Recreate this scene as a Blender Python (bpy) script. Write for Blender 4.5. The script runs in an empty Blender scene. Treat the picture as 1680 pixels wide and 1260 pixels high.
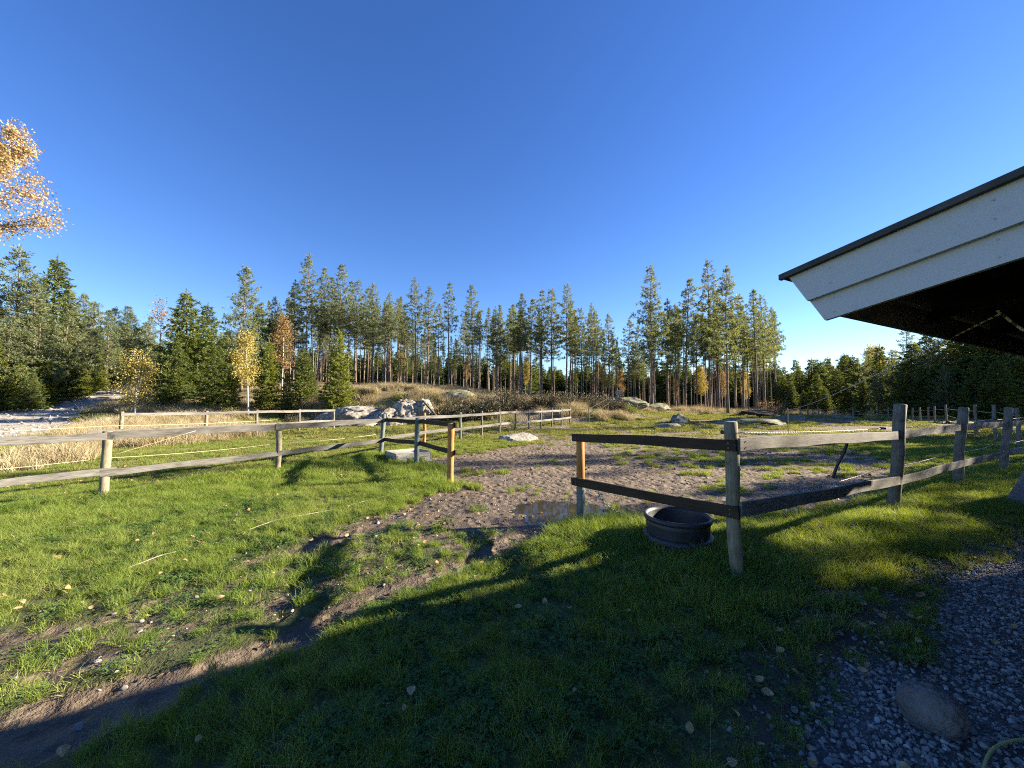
import bpy, bmesh, math, random
import numpy as np
from mathutils import Vector, Matrix, noise as mnoise

R = math.radians
scene = bpy.context.scene
COL = scene.collection

# ------------------------------------------------------------------ camera, sky, sun, exposure
F, CX, CY, PITCH, CAMH = 631.0, 840.0, 630.0, R(2.45), 1.5
cam = bpy.data.cameras.new('camera'); camo = bpy.data.objects.new('camera', cam); COL.objects.link(camo)
cam.sensor_width = 36.0; cam.lens = 36.0 * F / 1680.0
cam.clip_start = 0.05; cam.clip_end = 3000
camo.location = (0, 0, CAMH); camo.rotation_euler = (R(90) + PITCH, 0, 0)
scene.camera = camo

SUN_AZ, SUN_EL = R(11.0), R(19.4)          # direction to the sun: to the right and a little ahead
world = bpy.data.worlds.new('World'); scene.world = world; world.use_nodes = True
wn = world.node_tree.nodes; wl = world.node_tree.links
sky = wn.new('ShaderNodeTexSky'); sky.sky_type = 'NISHITA'; sky.sun_disc = False
sky.sun_elevation = SUN_EL; sky.sun_rotation = R(90) - SUN_AZ
sky.air_density = 1.0; sky.dust_density = 0.05; sky.ozone_density = 3.5; sky.altitude = 200
hs = wn.new('ShaderNodeHueSaturation'); hs.inputs['Saturation'].default_value = 1.20; hs.inputs['Hue'].default_value = 0.516
wl.new(sky.outputs[0], hs.inputs['Color']); wl.new(hs.outputs[0], wn['Background'].inputs[0]); wn['Background'].inputs[1].default_value = 0.056
sun = bpy.data.lights.new('sun', 'SUN'); sun.energy = 5.0; sun.angle = R(0.5); sun.color = (1.0, 0.88, 0.69)
suno = bpy.data.objects.new('sun', sun); COL.objects.link(suno)
sdir = Vector((math.cos(SUN_EL) * math.cos(SUN_AZ), math.cos(SUN_EL) * math.sin(SUN_AZ), math.sin(SUN_EL)))
suno.rotation_euler = sdir.to_track_quat('Z', 'Y').to_euler()
suno.location = (30, 8, 30)
vs = scene.view_settings
vs.view_transform = 'Standard'; vs.look = 'None'; vs.exposure = 2.2; vs.gamma = 1.0; vs.use_curve_mapping = False
scene.cycles.max_bounces = 4; scene.cycles.diffuse_bounces = 1; scene.cycles.use_adaptive_sampling = True; scene.cycles.adaptive_threshold = 0.012; scene.cycles.glossy_bounces = 2
scene.cycles.transmission_bounces = 2; scene.cycles.transparent_max_bounces = 6
scene.cycles.debug_use_spatial_splits = True; scene.cycles.use_denoising = False; scene.cycles.filter_width = 1.1; scene.cycles.caustics_reflective = False; scene.cycles.caustics_refractive = False

# ------------------------------------------------------------------ measuring helpers (photograph -> metres)
def ray(px, py):
    a, b = (px - CX) / F, (CY - py) / F
    c, s = math.cos(PITCH), math.sin(PITCH)
    return np.array([a, c - b * s, s + b * c])
def U(px, py, z=0.0):
    d = ray(px, py); t = (z - CAMH) / d[2]
    return (d[0] * t, d[1] * t)
def at_depth(px, py, y):
    d = ray(px, py); t = y / d[1]
    return (d[0] * t, y, CAMH + d[2] * t)
def x_at(px, y): return ray(px, 657)[0] / ray(px, 657)[1] * y

# ------------------------------------------------------------------ numpy noise
def _h(ix, iy, s):
    n = (ix.astype(np.int64) * 374761393 + iy.astype(np.int64) * 668265263 + s * 974711) & 0x7fffffff
    n = ((n ^ (n >> 13)) * 1274126177) & 0x7fffffff
    return ((n ^ (n >> 16)) & 0xffff) / 65535.0
def vnoise(x, y, s=0):
    ix, iy = np.floor(x), np.floor(y); fx, fy = x - ix, y - iy
    fx = fx * fx * (3 - 2 * fx); fy = fy * fy * (3 - 2 * fy)
    a, b, c, d = _h(ix, iy, s), _h(ix + 1, iy, s), _h(ix, iy + 1, s), _h(ix + 1, iy + 1, s)
    return (a + (b - a) * fx) * (1 - fy) + (c + (d - c) * fx) * fy
def fbm(x, y, s=0, o=4):
    v, a, t = 0, 0.5, 0
    for i in range(o):
        v = v + a * vnoise(x, y, s + i * 17); t += a; a *= 0.5; x = x * 2.03 + 11.3; y = y * 2.03 - 7.1
    return v / t
def sm(t): t = np.clip(t, 0, 1); return t * t * (3 - 2 * t)
def sdpoly(x, y, P):
    P = np.array(P); n = len(P); ins = np.zeros(x.shape, bool); d = np.full(x.shape, 1e9)
    for i in range(n):
        ax, ay = P[i]; bx, by = P[(i + 1) % n]
        ex, ey = bx - ax, by - ay
        t = np.clip(((x - ax) * ex + (y - ay) * ey) / (ex * ex + ey * ey + 1e-12), 0, 1)
        d = np.minimum(d, np.hypot(x - ax - ex * t, y - ay - ey * t))
        c = ((ay > y) != (by > y)) & (x < (bx - ax) * (y - ay) / (by - ay + 1e-12) + ax)
        ins ^= c
    return np.where(ins, -d, d)
def dline(x, y, P):
    d = np.full(x.shape, 1e9)
    for (ax, ay), (bx, by) in zip(P[:-1], P[1:]):
        ex, ey = bx - ax, by - ay
        t = np.clip(((x - ax) * ex + (y - ay) * ey) / (ex * ex + ey * ey + 1e-12), 0, 1)
        d = np.minimum(d, np.hypot(x - ax - ex * t, y - ay - ey * t))
    return d
def px(*pts): return [U(a, b) for a, b in pts]

# ------------------------------------------------------------------ ground: regions and heights
RUT_R = px((-160, 1262), (0, 1215), (250, 1122), (480, 1035), (600, 978), (760, 922), (880, 868), (960, 830))
RUT_L = px((-120, 1078), (0, 1050), (200, 1005), (370, 938), (515, 893), (640, 852), (770, 803))
TRACK = px((-300, 1300), (-300, 1050), (340, 930), (520, 868), (745, 800), (860, 800), (950, 850), (860, 892), (640, 972), (480, 1055), (200, 1155))
PADDOCK = px((760, 800), (706, 772), (708, 748), (800, 737), (900, 722), (1000, 712), (1190, 708), (1330, 720), (1500, 762), (1440, 838), (1215, 862), (1010, 858), (950, 862), (860, 895), (770, 890))
GRAVEL = px((1300, 1340), (1325, 1130), (1405, 1062), (1500, 1085), (1535, 1000), (1525, 952), (1650, 905), (1900, 880), (2100, 1300))
DIRT = px((1215, 1060), (1300, 965), (1480, 935), (1560, 895), (1720, 848), (1900, 870), (1530, 960), (1500, 1100), (1330, 1140), (1290, 1300), (1230, 1300))
PUDDLE_C = (0.62, 5.55)
ROAD = [(-24, 15), (-27.5, 20.5), (-31, 25.5), (-35.5, 32.5), (-40, 43), (-44, 55), (-50, 75)]
LFENCE_DIR = None

def masks(x, y):
    w = fbm(x * 1.7, y * 1.7, 5) - 0.5; w2 = fbm(x * 6, y * 6, 9, 3) - 0.5
    wob = w * 0.45 + w2 * 0.16
    near = sm((14 - y) / 6)
    rutR = sm(1.0 - (dline(x, y, RUT_R) + wob * 0.75 - 0.10) / 0.16)
    rutL = sm(1.0 - (dline(x, y, RUT_L) + wob * 0.75 - 0.02 - 0.10 * sm((y - 3.2) / 1.0)) / 0.18)
    track = sm(0.5 - (sdpoly(x, y, TRACK) + wob * 0.5) / 0.30)
    pad = sm(0.5 - (sdpoly(x, y, PADDOCK) + wob * 1.6) / 0.9)
    pad = pad * (1 - 0.22 * sm((x - 2.2) / 1.6) * sm((y - 5.8) / 1.2) * sm((fbm(x * 0.8, y * 2.0, 47) - 0.35) / 0.2))
    far = sm((y - 9.5) / 9) * sm((34 - y) / 4) * sm((x + 6 - (y - 7) * 0.5 + 5) / 2.0) * sm((x * -0.5 + y * 0.86 - 1.5) / 2.0)
    patch = sm((fbm(x * 0.45, y * 0.9, 31) - 0.33) / 0.2)
    mud = np.maximum.reduce([rutR, rutL * 0.95, pad * (0.86 + 0.14 * sm((0.62 - fbm(x * 1.3, y * 2.2, 41)) / 0.2)), far * patch * 0.85,
                             track * 0.62 * sm((fbm(x * 3.4, y * 3.4, 3) - 0.36) / 0.22), track * 0.95 * sm((y - 3.7 + 0.25 * x) / 1.0) * sm((fbm(x * 2.2, y * 2.2, 4) - 0.30) / 0.16)])
    gravel = sm(0.5 - (sdpoly(x, y, GRAVEL) + wob * 0.55) / 0.16)
    dirt = sm(0.5 - (sdpoly(x, y, DIRT) + wob * 0.5) / 0.4)
    road = sm(0.5 - (dline(x, y, ROAD) - 2.4 - 2.6 * sm((24 - y) / 5) + w * 1.6) / 1.2)
    strip = sm(1 - dline(x, y, ROAD) / 0.7 + w) * 0.6
    road = road * (1 - strip * sm((fbm(x, y, 77) - 0.4) / 0.2))
    return dict(mud=mud, gravel=gravel, dirt=dirt, road=road, track=track, pad=pad, far=far)

HX = np.array([-90, -60, -40, -20, -9, 1.3, 7.6, 20, 30, 60, 120]); HZ = np.array([5.2, 4.6, 3.5, 3.2, 2.75, 1.7, 0.9, 0.35, -0.3, -0.2, 0.3])
def height(x, y):
    x = np.asarray(x, float); y = np.asarray(y, float)
    rise = np.interp(x, HX, HZ)
    gentle = sm((y - 17) / 30)
    steep = 0.62 * sm((y - 25.2 - 1.2 * (fbm(x * 0.3, y * 0 + 3, 8) - 0.5)) / 3.2) + 0.38 * sm((y - 22) / 22)
    k = sm((x + 17) / 5) * sm((12 - x) / 9)
    z = rise * (gentle * (1 - k) + steep * k)
    z = z + 0.5 * (fbm(x * 0.13, y * 0.13, 21) - 0.5) * sm((y - 16) / 14) * 1.6
    z = z + 6.0 * sm((np.hypot(x, y) - 110) / 250) * (fbm(x * 0.008, y * 0.008, 5) )
    z = z + 0.10 * (fbm(x * 0.35, y * 0.35, 2) - 0.5) * sm(np.hypot(x, y) / 3)
    m = masks_cache(x, y)
    z = z + (fbm(x * 2.2, y * 2.2, 12) - 0.5) * 0.045 + (fbm(x * 7, y * 7, 14, 3) - 0.5) * (0.014 + 0.05 * m['mud'] * sm((16 - y) / 6))
    z = z - 0.055 * m['mud'] * sm((15 - y) / 6) - 0.02 * m['gravel']
    z = z + 0.05 * np.exp(-((x - 1.25) ** 2 / 0.9 + (y - 4.25) ** 2 / 0.35))
    ex, ey = (x - PUDDLE_C[0]) / 0.85, (y - PUDDLE_C[1]) / 0.75
    z = z - 0.075 * np.exp(-(ex ** 2 + ey ** 2) ** 1.5)
    z = z + 0.07 * sm(1 - dline(x, y, LF) / 0.55) * sm((12 - y) / 4) if LF else z
    return z
def masks_cache(x, y): return masks(x, y)
# fence lines in metres
pA, pB, pC = U(169, 820), U(456, 777), U(625, 748)
pO = U(739, 791); pM = U(683, 763)
pG = U(953, 851); p1 = U(1209, 950); p2 = U(1466, 838); p3 = U(1570, 800); p4 = U(1646, 776)
LF = [(2 * pA[0] - pB[0], 2 * pA[1] - pB[1]), pA, pB, pC]
def H1(x, y): return float(height(np.array([x]), np.array([y]))[0])

# ------------------------------------------------------------------ object helpers
def tag(o, label=None, cat=None, group=None, kind=None):
    if label: o['label'] = label
    if cat: o['category'] = cat
    if group: o['group'] = group
    if kind: o['kind'] = kind
    return o
def link(o, parent=None):
    COL.objects.link(o)
    if parent is not None: o.parent = parent
    return o
def empty(name, loc=(0, 0, 0), rz=0):
    o = bpy.data.objects.new(name, None); o.empty_display_size = 0.2; o.location = loc; o.rotation_euler = (0, 0, rz)
    return link(o)
def np_mesh(name, V, quads=None, tris=None, smooth=False, mats=()):
    V = np.asarray(V, np.float32); me = bpy.data.meshes.new(name)
    q = np.asarray(quads, np.int32).reshape(-1, 4) if quads is not None and len(quads) else np.zeros((0, 4), np.int32)
    t = np.asarray(tris, np.int32).reshape(-1, 3) if tris is not None and len(tris) else np.zeros((0, 3), np.int32)
    me.vertices.add(len(V)); me.vertices.foreach_set('co', V.ravel())
    nl = q.size + t.size; me.loops.add(nl); me.loops.foreach_set('vertex_index', np.concatenate([q.ravel(), t.ravel()]))
    np_ = len(q) + len(t); me.polygons.add(np_)
    ls = np.concatenate([np.arange(len(q)) * 4, q.size + np.arange(len(t)) * 3]).astype(np.int32)
    me.polygons.foreach_set('loop_start', ls)
    me.polygons.foreach_set('use_smooth', np.full(np_, smooth))
    for m in mats: me.materials.append(m)
    me.update(calc_edges=True); me.validate()
    return me
class MB:
    """collects shapes into one mesh"""
    def __init__(s): s.v, s.q, s.t, s.n = [], [], [], 0
    def add(s, V, q=(), t=()):
        V = np.asarray(V, float).reshape(-1, 3)
        if len(q): s.q.append(np.asarray(q, np.int64).reshape(-1, 4) + s.n)
        if len(t): s.t.append(np.asarray(t, np.int64).reshape(-1, 3) + s.n)
        s.v.append(V); s.n += len(V)
    def tube(s, P, rad, sides=7, cap=True):
        P = np.asarray(P, float); k = len(P); rad = np.broadcast_to(rad, (k,))
        T = np.gradient(P, axis=0); T /= np.linalg.norm(T, axis=1)[:, None] + 1e-9
        ref = np.array([0.31, 0.95, 0.05]) if abs(T[0] @ np.array([0.31, 0.95, 0.05])) < 0.9 else np.array([1.0, 0, 0])
        X = np.cross(T, ref); X /= np.linalg.norm(X, axis=1)[:, None]; Y = np.cross(T, X)
        a = np.arange(sides) * 2 * np.pi / sides
        V = P[:, None] + rad[:, None, None] * (np.cos(a)[None, :, None] * X[:, None] + np.sin(a)[None, :, None] * Y[:, None])
        q = []
        for i in range(k - 1):
            for j in range(sides):
                q.append((i * sides + j, i * sides + (j + 1) % sides, (i + 1) * sides + (j + 1) % sides, (i + 1) * sides + j))
        t = []
        V = V.reshape(-1, 3)
        if cap:
            V = np.vstack([V, P[0], P[-1]]); c0, c1 = k * sides, k * sides + 1
            for j in range(sides):
                t.append((c0, (j + 1) % sides, j)); t.append((c1, (k - 1) * sides + j, (k - 1) * sides + (j + 1) % sides))
        s.add(V, q, t)
    def box(s, a, b, M=None):
        (x0, y0, z0), (x1, y1, z1) = a, b
        V = np.array([(x0, y0, z0), (x1, y0, z0), (x1, y1, z0), (x0, y1, z0), (x0, y0, z1), (x1, y0, z1), (x1, y1, z1), (x0, y1, z1)], float)
        if M is not None: V = np.array([M @ Vector(p) for p in V])
        s.add(V, [(0, 3, 2, 1), (4, 5, 6, 7), (0, 1, 5, 4), (1, 2, 6, 5), (2, 3, 7, 6), (3, 0, 4, 7)])
    def leaves(s, C, D, L, W, rng, roll=None):
        """rhombs: centre-base C, axis D, length L, width W"""
        n = len(C); D = D / (np.linalg.norm(D, axis=1)[:, None] + 1e-9)
        r = rng.normal(size=(n, 3)) if roll is None else roll
        S = np.cross(D, r); S /= np.linalg.norm(S, axis=1)[:, None] + 1e-9
        L = np.broadcast_to(L, (n,))[:, None]; W = np.broadcast_to(W, (n,))[:, None]
        V = np.stack([C, C + D * L * 0.45 + S * W * 0.5, C + D * L, C + D * L * 0.45 - S * W * 0.5], 1).reshape(-1, 3)
        s.add(V, np.arange(n * 4).reshape(-1, 4))
    def lathe(s, prof, sides=40):
        k = len(prof); a = np.arange(sides) * 2 * np.pi / sides
        V = np.array([[(r * math.cos(t), r * math.sin(t), z) for t in a] for r, z in prof]).reshape(-1, 3)
        q = [(i * sides + j, i * sides + (j + 1) % sides, (i + 1) * sides + (j + 1) % sides, (i + 1) * sides + j) for i in range(k - 1) for j in range(sides)]
        s.add(V, q)
    def mesh(s, name, mat, smooth=False):
        V = np.vstack(s.v); q = np.vstack(s.q) if s.q else None; t = np.vstack(s.t) if s.t else None
        return np_mesh(name, V, q, t, smooth, [mat])
    def build(s, name, mat, parent=None, smooth=False):
        return link(bpy.data.objects.new(name, s.mesh(name, mat, smooth)), parent)

# ------------------------------------------------------------------ material helpers
class NT:
    def __init__(s, name):
        s.m = bpy.data.materials.new(name); s.m.use_nodes = True; s.t = s.m.node_tree; s.N = s.t.nodes; s.L = s.t.links
        s.p = s.N['Principled BSDF']; s.out = s.N['Material Output']
    def n(s, kind, **kw):
        o = s.N.new(kind)
        for k, v in kw.items():
            if k.startswith('i_'):
                o.inputs[k[2:].replace('_', ' ')].default_value = v
            else: setattr(o, k, v)
        return o
    def l(s, a, b): s.L.new(a, b)
    def noise(s, vec=None, scale=5, detail=4, rough=0.6, dist=0.0):
        o = s.n('ShaderNodeTexNoise'); o.inputs['Scale'].default_value = scale; o.inputs['Detail'].default_value = detail
        o.inputs['Roughness'].default_value = rough; o.inputs['Distortion'].default_value = dist
        if vec is not None: s.l(vec, o.inputs['Vector'])
        return o.outputs['Fac']
    def ramp(s, fac, stops):
        o = s.n('ShaderNodeValToRGB'); e = o.color_ramp.elements
        while len(e) < len(stops): e.new(0.5)
        for i, (p, c) in enumerate(stops):
            e[i].position = p; e[i].color = (c, c, c, 1) if not hasattr(c, '__len__') else (*c, 1)
        s.l(fac, o.inputs[0]); return o.outputs[0]
    def mix(s, fac, a, b, mode='MIX'):
        o = s.n('ShaderNodeMix', data_type='RGBA', blend_type=mode)
        for v, i in ((fac, 0), (a, 6), (b, 7)):
            if hasattr(v, 'links') or hasattr(v, 'is_linked'): s.l(v, o.inputs[i])
            elif hasattr(v, '__len__'): o.inputs[i].default_value = (*v, 1) if len(v) == 3 else v
            else: o.inputs[i].default_value = v
        return o.outputs[2]
    def math(s, op, a, b=None, clamp=False):
        o = s.n('ShaderNodeMath', operation=op, use_clamp=clamp)
        for v, i in ((a, 0), (b, 1)):
            if v is None: continue
            if hasattr(v, 'is_linked'): s.l(v, o.inputs[i])
            else: o.inputs[i].default_value = v
        return o.outputs[0]
    def mapping(s, vec, scale=(1, 1, 1), loc=(0, 0, 0)):
        o = s.n('ShaderNodeMapping'); o.inputs['Scale'].default_value = scale; o.inputs['Location'].default_value = loc
        s.l(vec, o.inputs['Vector']); return o.outputs[0]
    def pos(s): return s.n('ShaderNodeNewGeometry').outputs['Position']
    def obj(s): return s.n('ShaderNodeTexCoord').outputs['Object']
    def rnd(s): return s.n('ShaderNodeObjectInfo').outputs['Random']
    def attr(s, name): return s.n('ShaderNodeAttribute', attribute_name=name).outputs['Fac']
    def bump(s, h, strength=0.5, dist=0.02):
        o = s.n('ShaderNodeBump'); o.inputs['Strength'].default_value = strength; o.inputs['Distance'].default_value = dist
        s.l(h, o.inputs['Height']); s.l(o.outputs[0], s.p.inputs['Normal']); return o
    def done(s, col=None, rough=0.8, spec=0.3):
        if col is not None:
            if hasattr(col, 'is_linked'): s.l(col, s.p.inputs['Base Color'])
            else: s.p.inputs['Base Color'].default_value = (*col, 1)
        if hasattr(rough, 'is_linked'): s.l(rough, s.p.inputs['Roughness'])
        else: s.p.inputs['Roughness'].default_value = rough
        s.p.inputs['Specular IOR Level'].default_value = spec
        return s.m
    def leafy(s, col, transl=0.35, tint=(1.15, 1.1, 0.5), rough=0.6, spec=0.25):
        """thin foliage: reflects and lets some light through"""
        m = s.done(col, rough, spec)
        tr = s.n('ShaderNodeBsdfTranslucent'); s.l(s.mix(1.0, col, tint, 'MULTIPLY'), tr.inputs['Color'])
        mx = s.n('ShaderNodeMixShader'); mx.inputs[0].default_value = transl
        s.l(s.p.outputs[0], mx.inputs[1]); s.l(tr.outputs[0], mx.inputs[2]); s.l(mx.outputs[0], s.out.inputs[0])
        return m
M = {}
def mk_wood(name, dark, light, grain=(1.2, 16, 16), knots=True, rough=0.85, bump=0.35, var=0.35):
    t = NT(name); oc = t.obj(); ri = t.rnd()
    sh = t.n('ShaderNodeVectorMath', operation='ADD'); t.l(oc, sh.inputs[0])
    cb = t.n('ShaderNodeCombineXYZ'); 
    for i in range(3): t.l(t.math('MULTIPLY', ri, 7.3 + i * 5), cb.inputs[i])
    t.l(cb.outputs[0], sh.inputs[1]); v = sh.outputs[0]
    g = t.noise(t.mapping(v, grain), 6, 6, 0.65, 0.4); b = t.noise(t.mapping(v, (0.8, 3, 3)), 2.2, 3, 0.6)
    f = t.math('ADD', t.math('MULTIPLY', g, 0.6), t.math('MULTIPLY', b, 0.45))
    c = t.ramp(f, [(0.38, tuple(q_ * 0.7 for q_ in dark)), (0.50, tuple((q_ + w_) * 0.42 for q_, w_ in zip(dark, light))), (0.68, light)])
    if knots:
        k = t.n('ShaderNodeTexVoronoi'); k.inputs['Scale'].default_value = 1.6; t.l(t.mapping(v, (1.3, 4, 4)), k.inputs['Vector'])
        kk = t.ramp(k.outputs['Distance'], [(0.05, 1.0), (0.14, 0.0)])
        c = t.mix(t.math('MULTIPLY', kk, 0.6), c, tuple(x * 0.35 for x in dark))
    c = t.mix(t.math('MULTIPLY', ri, var), c, tuple(x * 0.6 for x in dark))
    t.bump(g, bump, 0.006)
    M[name] = t.done(c, rough, 0.2)
mk_wood('grey_wood', (0.045, 0.042, 0.037), (0.205, 0.193, 0.174))
mk_wood('pale_wood', (0.085, 0.078, 0.068), (0.28, 0.262, 0.23))
mk_wood('post_wood', (0.16, 0.135, 0.085), (0.36, 0.31, 0.21), grain=(16, 16, 1.0), var=0.2)
mk_wood('post_grey', (0.10, 0.09, 0.07), (0.25, 0.23, 0.19), grain=(16, 16, 1.0), var=0.2)
mk_wood('green_wood', (0.10, 0.12, 0.11), (0.20, 0.23, 0.21), grain=(16, 16, 1.0), var=0.15)
mk_wood('orange_wood', (0.36, 0.15, 0.04), (0.58, 0.28, 0.09), grain=(16, 16, 1.0), var=0.1)
mk_wood('dark_wood', (0.035, 0.024, 0.016), (0.075, 0.052, 0.032), var=0.2)
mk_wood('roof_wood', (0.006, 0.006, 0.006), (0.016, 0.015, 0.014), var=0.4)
mk_wood('crate_wood', (0.24, 0.23, 0.20), (0.50, 0.48, 0.43), var=0.2)
mk_wood('red_wood', (0.16, 0.03, 0.02), (0.24, 0.05, 0.03), var=0.2)

t = NT('white_paint'); oc = t.obj()
st = t.ramp(t.noise(t.mapping(oc, (0.8, 4, 4)), 5, 4, 0.6), [(0.22, (0.36, 0.36, 0.355)), (0.40, (0.46, 0.46, 0.46))])
kv = t.n('ShaderNodeTexVoronoi'); kv.inputs['Scale'].default_value = 2.1; t.l(t.mapping(oc, (1.6, 4, 3)), kv.inputs['Vector'])
st = t.mix(t.ramp(kv.outputs['Distance'], [(0.03, 0.8), (0.085, 0.0)]), st, (0.22, 0.18, 0.13))
t.bump(t.noise(t.mapping(oc, (1, 18, 18)), 6, 5), 0.2, 0.003); M['white'] = t.done(st, 0.5, 0.4)

t = NT('roof_felt'); t.bump(t.noise(t.obj(), 160, 3), 0.5, 0.004)
M['felt'] = t.done(t.ramp(t.noise(t.obj(), 9, 5), [(0.3, (0.035, 0.036, 0.036)), (0.7, (0.085, 0.085, 0.08))]), 0.85)

def mk_foliage(name, a, b, c, transl=0.3, tint=(1.2, 1.1, 0.45), scale=1.3):
    t = NT(name); p = t.pos()
    f = t.math('ADD', t.math('MULTIPLY', t.noise(p, scale, 3, 0.6), 0.65), t.math('MULTIPLY', t.noise(p, scale * 9, 2, 0.5), 0.35))
    col = t.ramp(f, [(0.32, a), (0.5, b), (0.68, c)])
    col = t.mix(t.math('MULTIPLY', t.rnd(), 0.35), col, a)
    if 'grass' in name:      # paler, strawy patches
        col = t.mix(t.ramp(t.noise(p, 0.55, 4, 0.65), [(0.45, 0.0), (0.72, 0.30)]), col, (c[0] * 1.15, c[1] * 0.98, c[2] * 1.3))
    M[name] = t.leafy(col, transl, tint)
mk_foliage('pine_needles', (0.100, 0.125, 0.062), (0.170, 0.198, 0.098), (0.250, 0.270, 0.150), 0.40)
mk_foliage('spruce_needles', (0.058, 0.082, 0.020), (0.115, 0.148, 0.036), (0.180, 0.205, 0.055), 0.36)
mk_foliage('young_spruce', (0.095, 0.125, 0.022), (0.175, 0.205, 0.040), (0.245, 0.260, 0.060), 0.40)
mk_foliage('yellow_leaves', (0.27, 0.22, 0.055), (0.41, 0.35, 0.10), (0.53, 0.46, 0.18), 0.4, (1.1, 0.95, 0.5), 2.5)
mk_foliage('pale_leaves', (0.30, 0.20, 0.10), (0.48, 0.36, 0.18), (0.64, 0.53, 0.34), 0.4, (1.1, 0.95, 0.6), 2.5)
mk_foliage('orange_leaves', (0.18, 0.12, 0.055), (0.31, 0.21, 0.085), (0.41, 0.30, 0.14), 0.35, (1.1, 0.9, 0.6), 2.5)
mk_foliage('dry_stems', (0.23, 0.18, 0.095), (0.40, 0.33, 0.19), (0.57, 0.49, 0.31), 0.3, (1.05, 0.95, 0.7), 0.8)
mk_foliage('heath', (0.060, 0.050, 0.030), (0.110, 0.095, 0.052), (0.175, 0.150, 0.085), 0.2, (1.05, 0.95, 0.7), 1.2)
mk_foliage('grass_blades', (0.112, 0.175, 0.028), (0.188, 0.262, 0.044), (0.290, 0.330, 0.084), 0.42, (1.25, 1.15, 0.40), 1.6)
mk_foliage('short_grass', (0.135, 0.155, 0.038), (0.215, 0.235, 0.060), (0.310, 0.300, 0.115), 0.38, (1.2, 1.1, 0.45), 1.0)
mk_foliage('clover_leaves', (0.050, 0.105, 0.022), (0.085, 0.150, 0.035), (0.120, 0.185, 0.050), 0.35, (1.2, 1.15, 0.4), 3)
mk_foliage('fallen', (0.20, 0.11, 0.05), (0.40, 0.27, 0.12), (0.62, 0.50, 0.28), 0.2, (1.05, 0.95, 0.7), 30)
def mk_bark(name, stops, scale=(6, 6, 1.2)):
    t = NT(name); g = t.noise(t.mapping(t.pos(), scale), 2.2, 4, 0.65)
    t.bump(g, 0.6, 0.03); M[name] = t.done(t.ramp(g, stops), 0.9, 0.1)
mk_bark('pine_bark', [(0.3, (0.085, 0.066, 0.053)), (0.5, (0.19, 0.145, 0.112)), (0.7, (0.29, 0.225, 0.178))])
mk_bark('dark_bark', [(0.3, (0.05, 0.042, 0.035)), (0.7, (0.15, 0.125, 0.10))])
mk_bark('birch_bark', [(0.32, (0.08, 0.07, 0.06)), (0.42, (0.42, 0.39, 0.34)), (0.7, (0.6, 0.57, 0.52))], (3, 3, 5))

def mk_rock(name, a, b, c, lichen=0.5, moss=0.0):
    t = NT(name); p = t.pos(); f = t.noise(p, 1.1, 6, 0.65, 0.3); f2 = t.noise(p, 9, 5, 0.7)
    col = t.ramp(t.math('ADD', t.math('MULTIPLY', f, 0.6), t.math('MULTIPLY', f2, 0.4)), [(0.34, a), (0.5, b), (0.66, c)])
    col = t.mix(t.math('MULTIPLY', t.ramp(t.noise(p, 22, 4, 0.7), [(0.55, 0.0), (0.66, 1.0)]), lichen), col, (0.10, 0.10, 0.09))
    if moss:
        nz = t.n('ShaderNodeSeparateXYZ'); t.l(t.n('ShaderNodeNewGeometry').outputs['Normal'], nz.inputs[0])
        mf = t.math('MULTIPLY', t.ramp(nz.outputs[2], [(0.45, 0.0), (0.8, 1.0)]), t.ramp(t.noise(p, 1.6, 5), [(0.42, 0.0), (0.55, moss)]))
        col = t.mix(mf, col, (0.10, 0.115, 0.03))
    t.bump(t.math('ADD', f2, t.noise(p, 40, 4)), 0.7, 0.03); M[name] = t.done(col, 0.88, 0.2)
mk_rock('pale_rock', (0.10, 0.082, 0.062), (0.265, 0.238, 0.195), (0.46, 0.425, 0.36), 0.6)
mk_rock('mossy_rock', (0.09, 0.085, 0.07), (0.20, 0.188, 0.16), (0.34, 0.32, 0.275), 0.6, 1.0)
mk_rock('grey_stone', (0.075, 0.071, 0.069), (0.125, 0.119, 0.115), (0.19, 0.18, 0.175), 0.4)
t = NT('gravel_stone'); ri = t.rnd()
c = t.ramp(ri, [(0.0, (0.09, 0.083, 0.074)), (0.35, (0.19, 0.178, 0.158)), (0.7, (0.30, 0.278, 0.242)), (1.0, (0.50, 0.465, 0.41))])
c = t.mix(0.35, c, t.ramp(t.noise(t.pos(), 130, 3), [(0.35, (0.07, 0.07, 0.07)), (0.65, (0.38, 0.37, 0.36))])); M['gravel'] = t.done(c, 0.75, 0.3)
t = NT('black_plastic'); f = t.noise(t.obj(), 6, 4)
t.bump(t.noise(t.obj(), 60, 2), 0.15, 0.003)
M['plastic'] = t.done(t.ramp(f, [(0.3, (0.012, 0.013, 0.017)), (0.7, (0.032, 0.034, 0.040))]), t.ramp(f, [(0.3, 0.38), (0.7, 0.6)]), 0.5)
t = NT('blue_plastic'); M['blue_plastic'] = t.done(t.ramp(t.noise(t.obj(), 4, 4), [(0.3, (0.05, 0.065, 0.10)), (0.7, (0.085, 0.10, 0.14))]), 0.5, 0.5)
t = NT('yellow_cord'); M['cord'] = t.done((0.42, 0.38, 0.13), 0.5)
t = NT('wire_cord'); M['wire'] = t.done((0.55, 0.50, 0.30), 0.5)
t = NT('straw_rope'); M['straw_rope'] = t.done((0.34, 0.31, 0.22), 0.8)
t = NT('white_rope'); wv = t.n('ShaderNodeTexWave'); wv.inputs['Scale'].default_value = 7; t.l(t.pos(), wv.inputs['Vector'])
M['rope'] = t.done(t.ramp(wv.outputs['Fac'], [(0.45, (0.70, 0.70, 0.68)), (0.62, (0.10, 0.10, 0.10))]), 0.7)
t = NT('steel'); t.p.inputs['Metallic'].default_value = 0.8; M['steel'] = t.done((0.25, 0.25, 0.24), 0.45)
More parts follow.
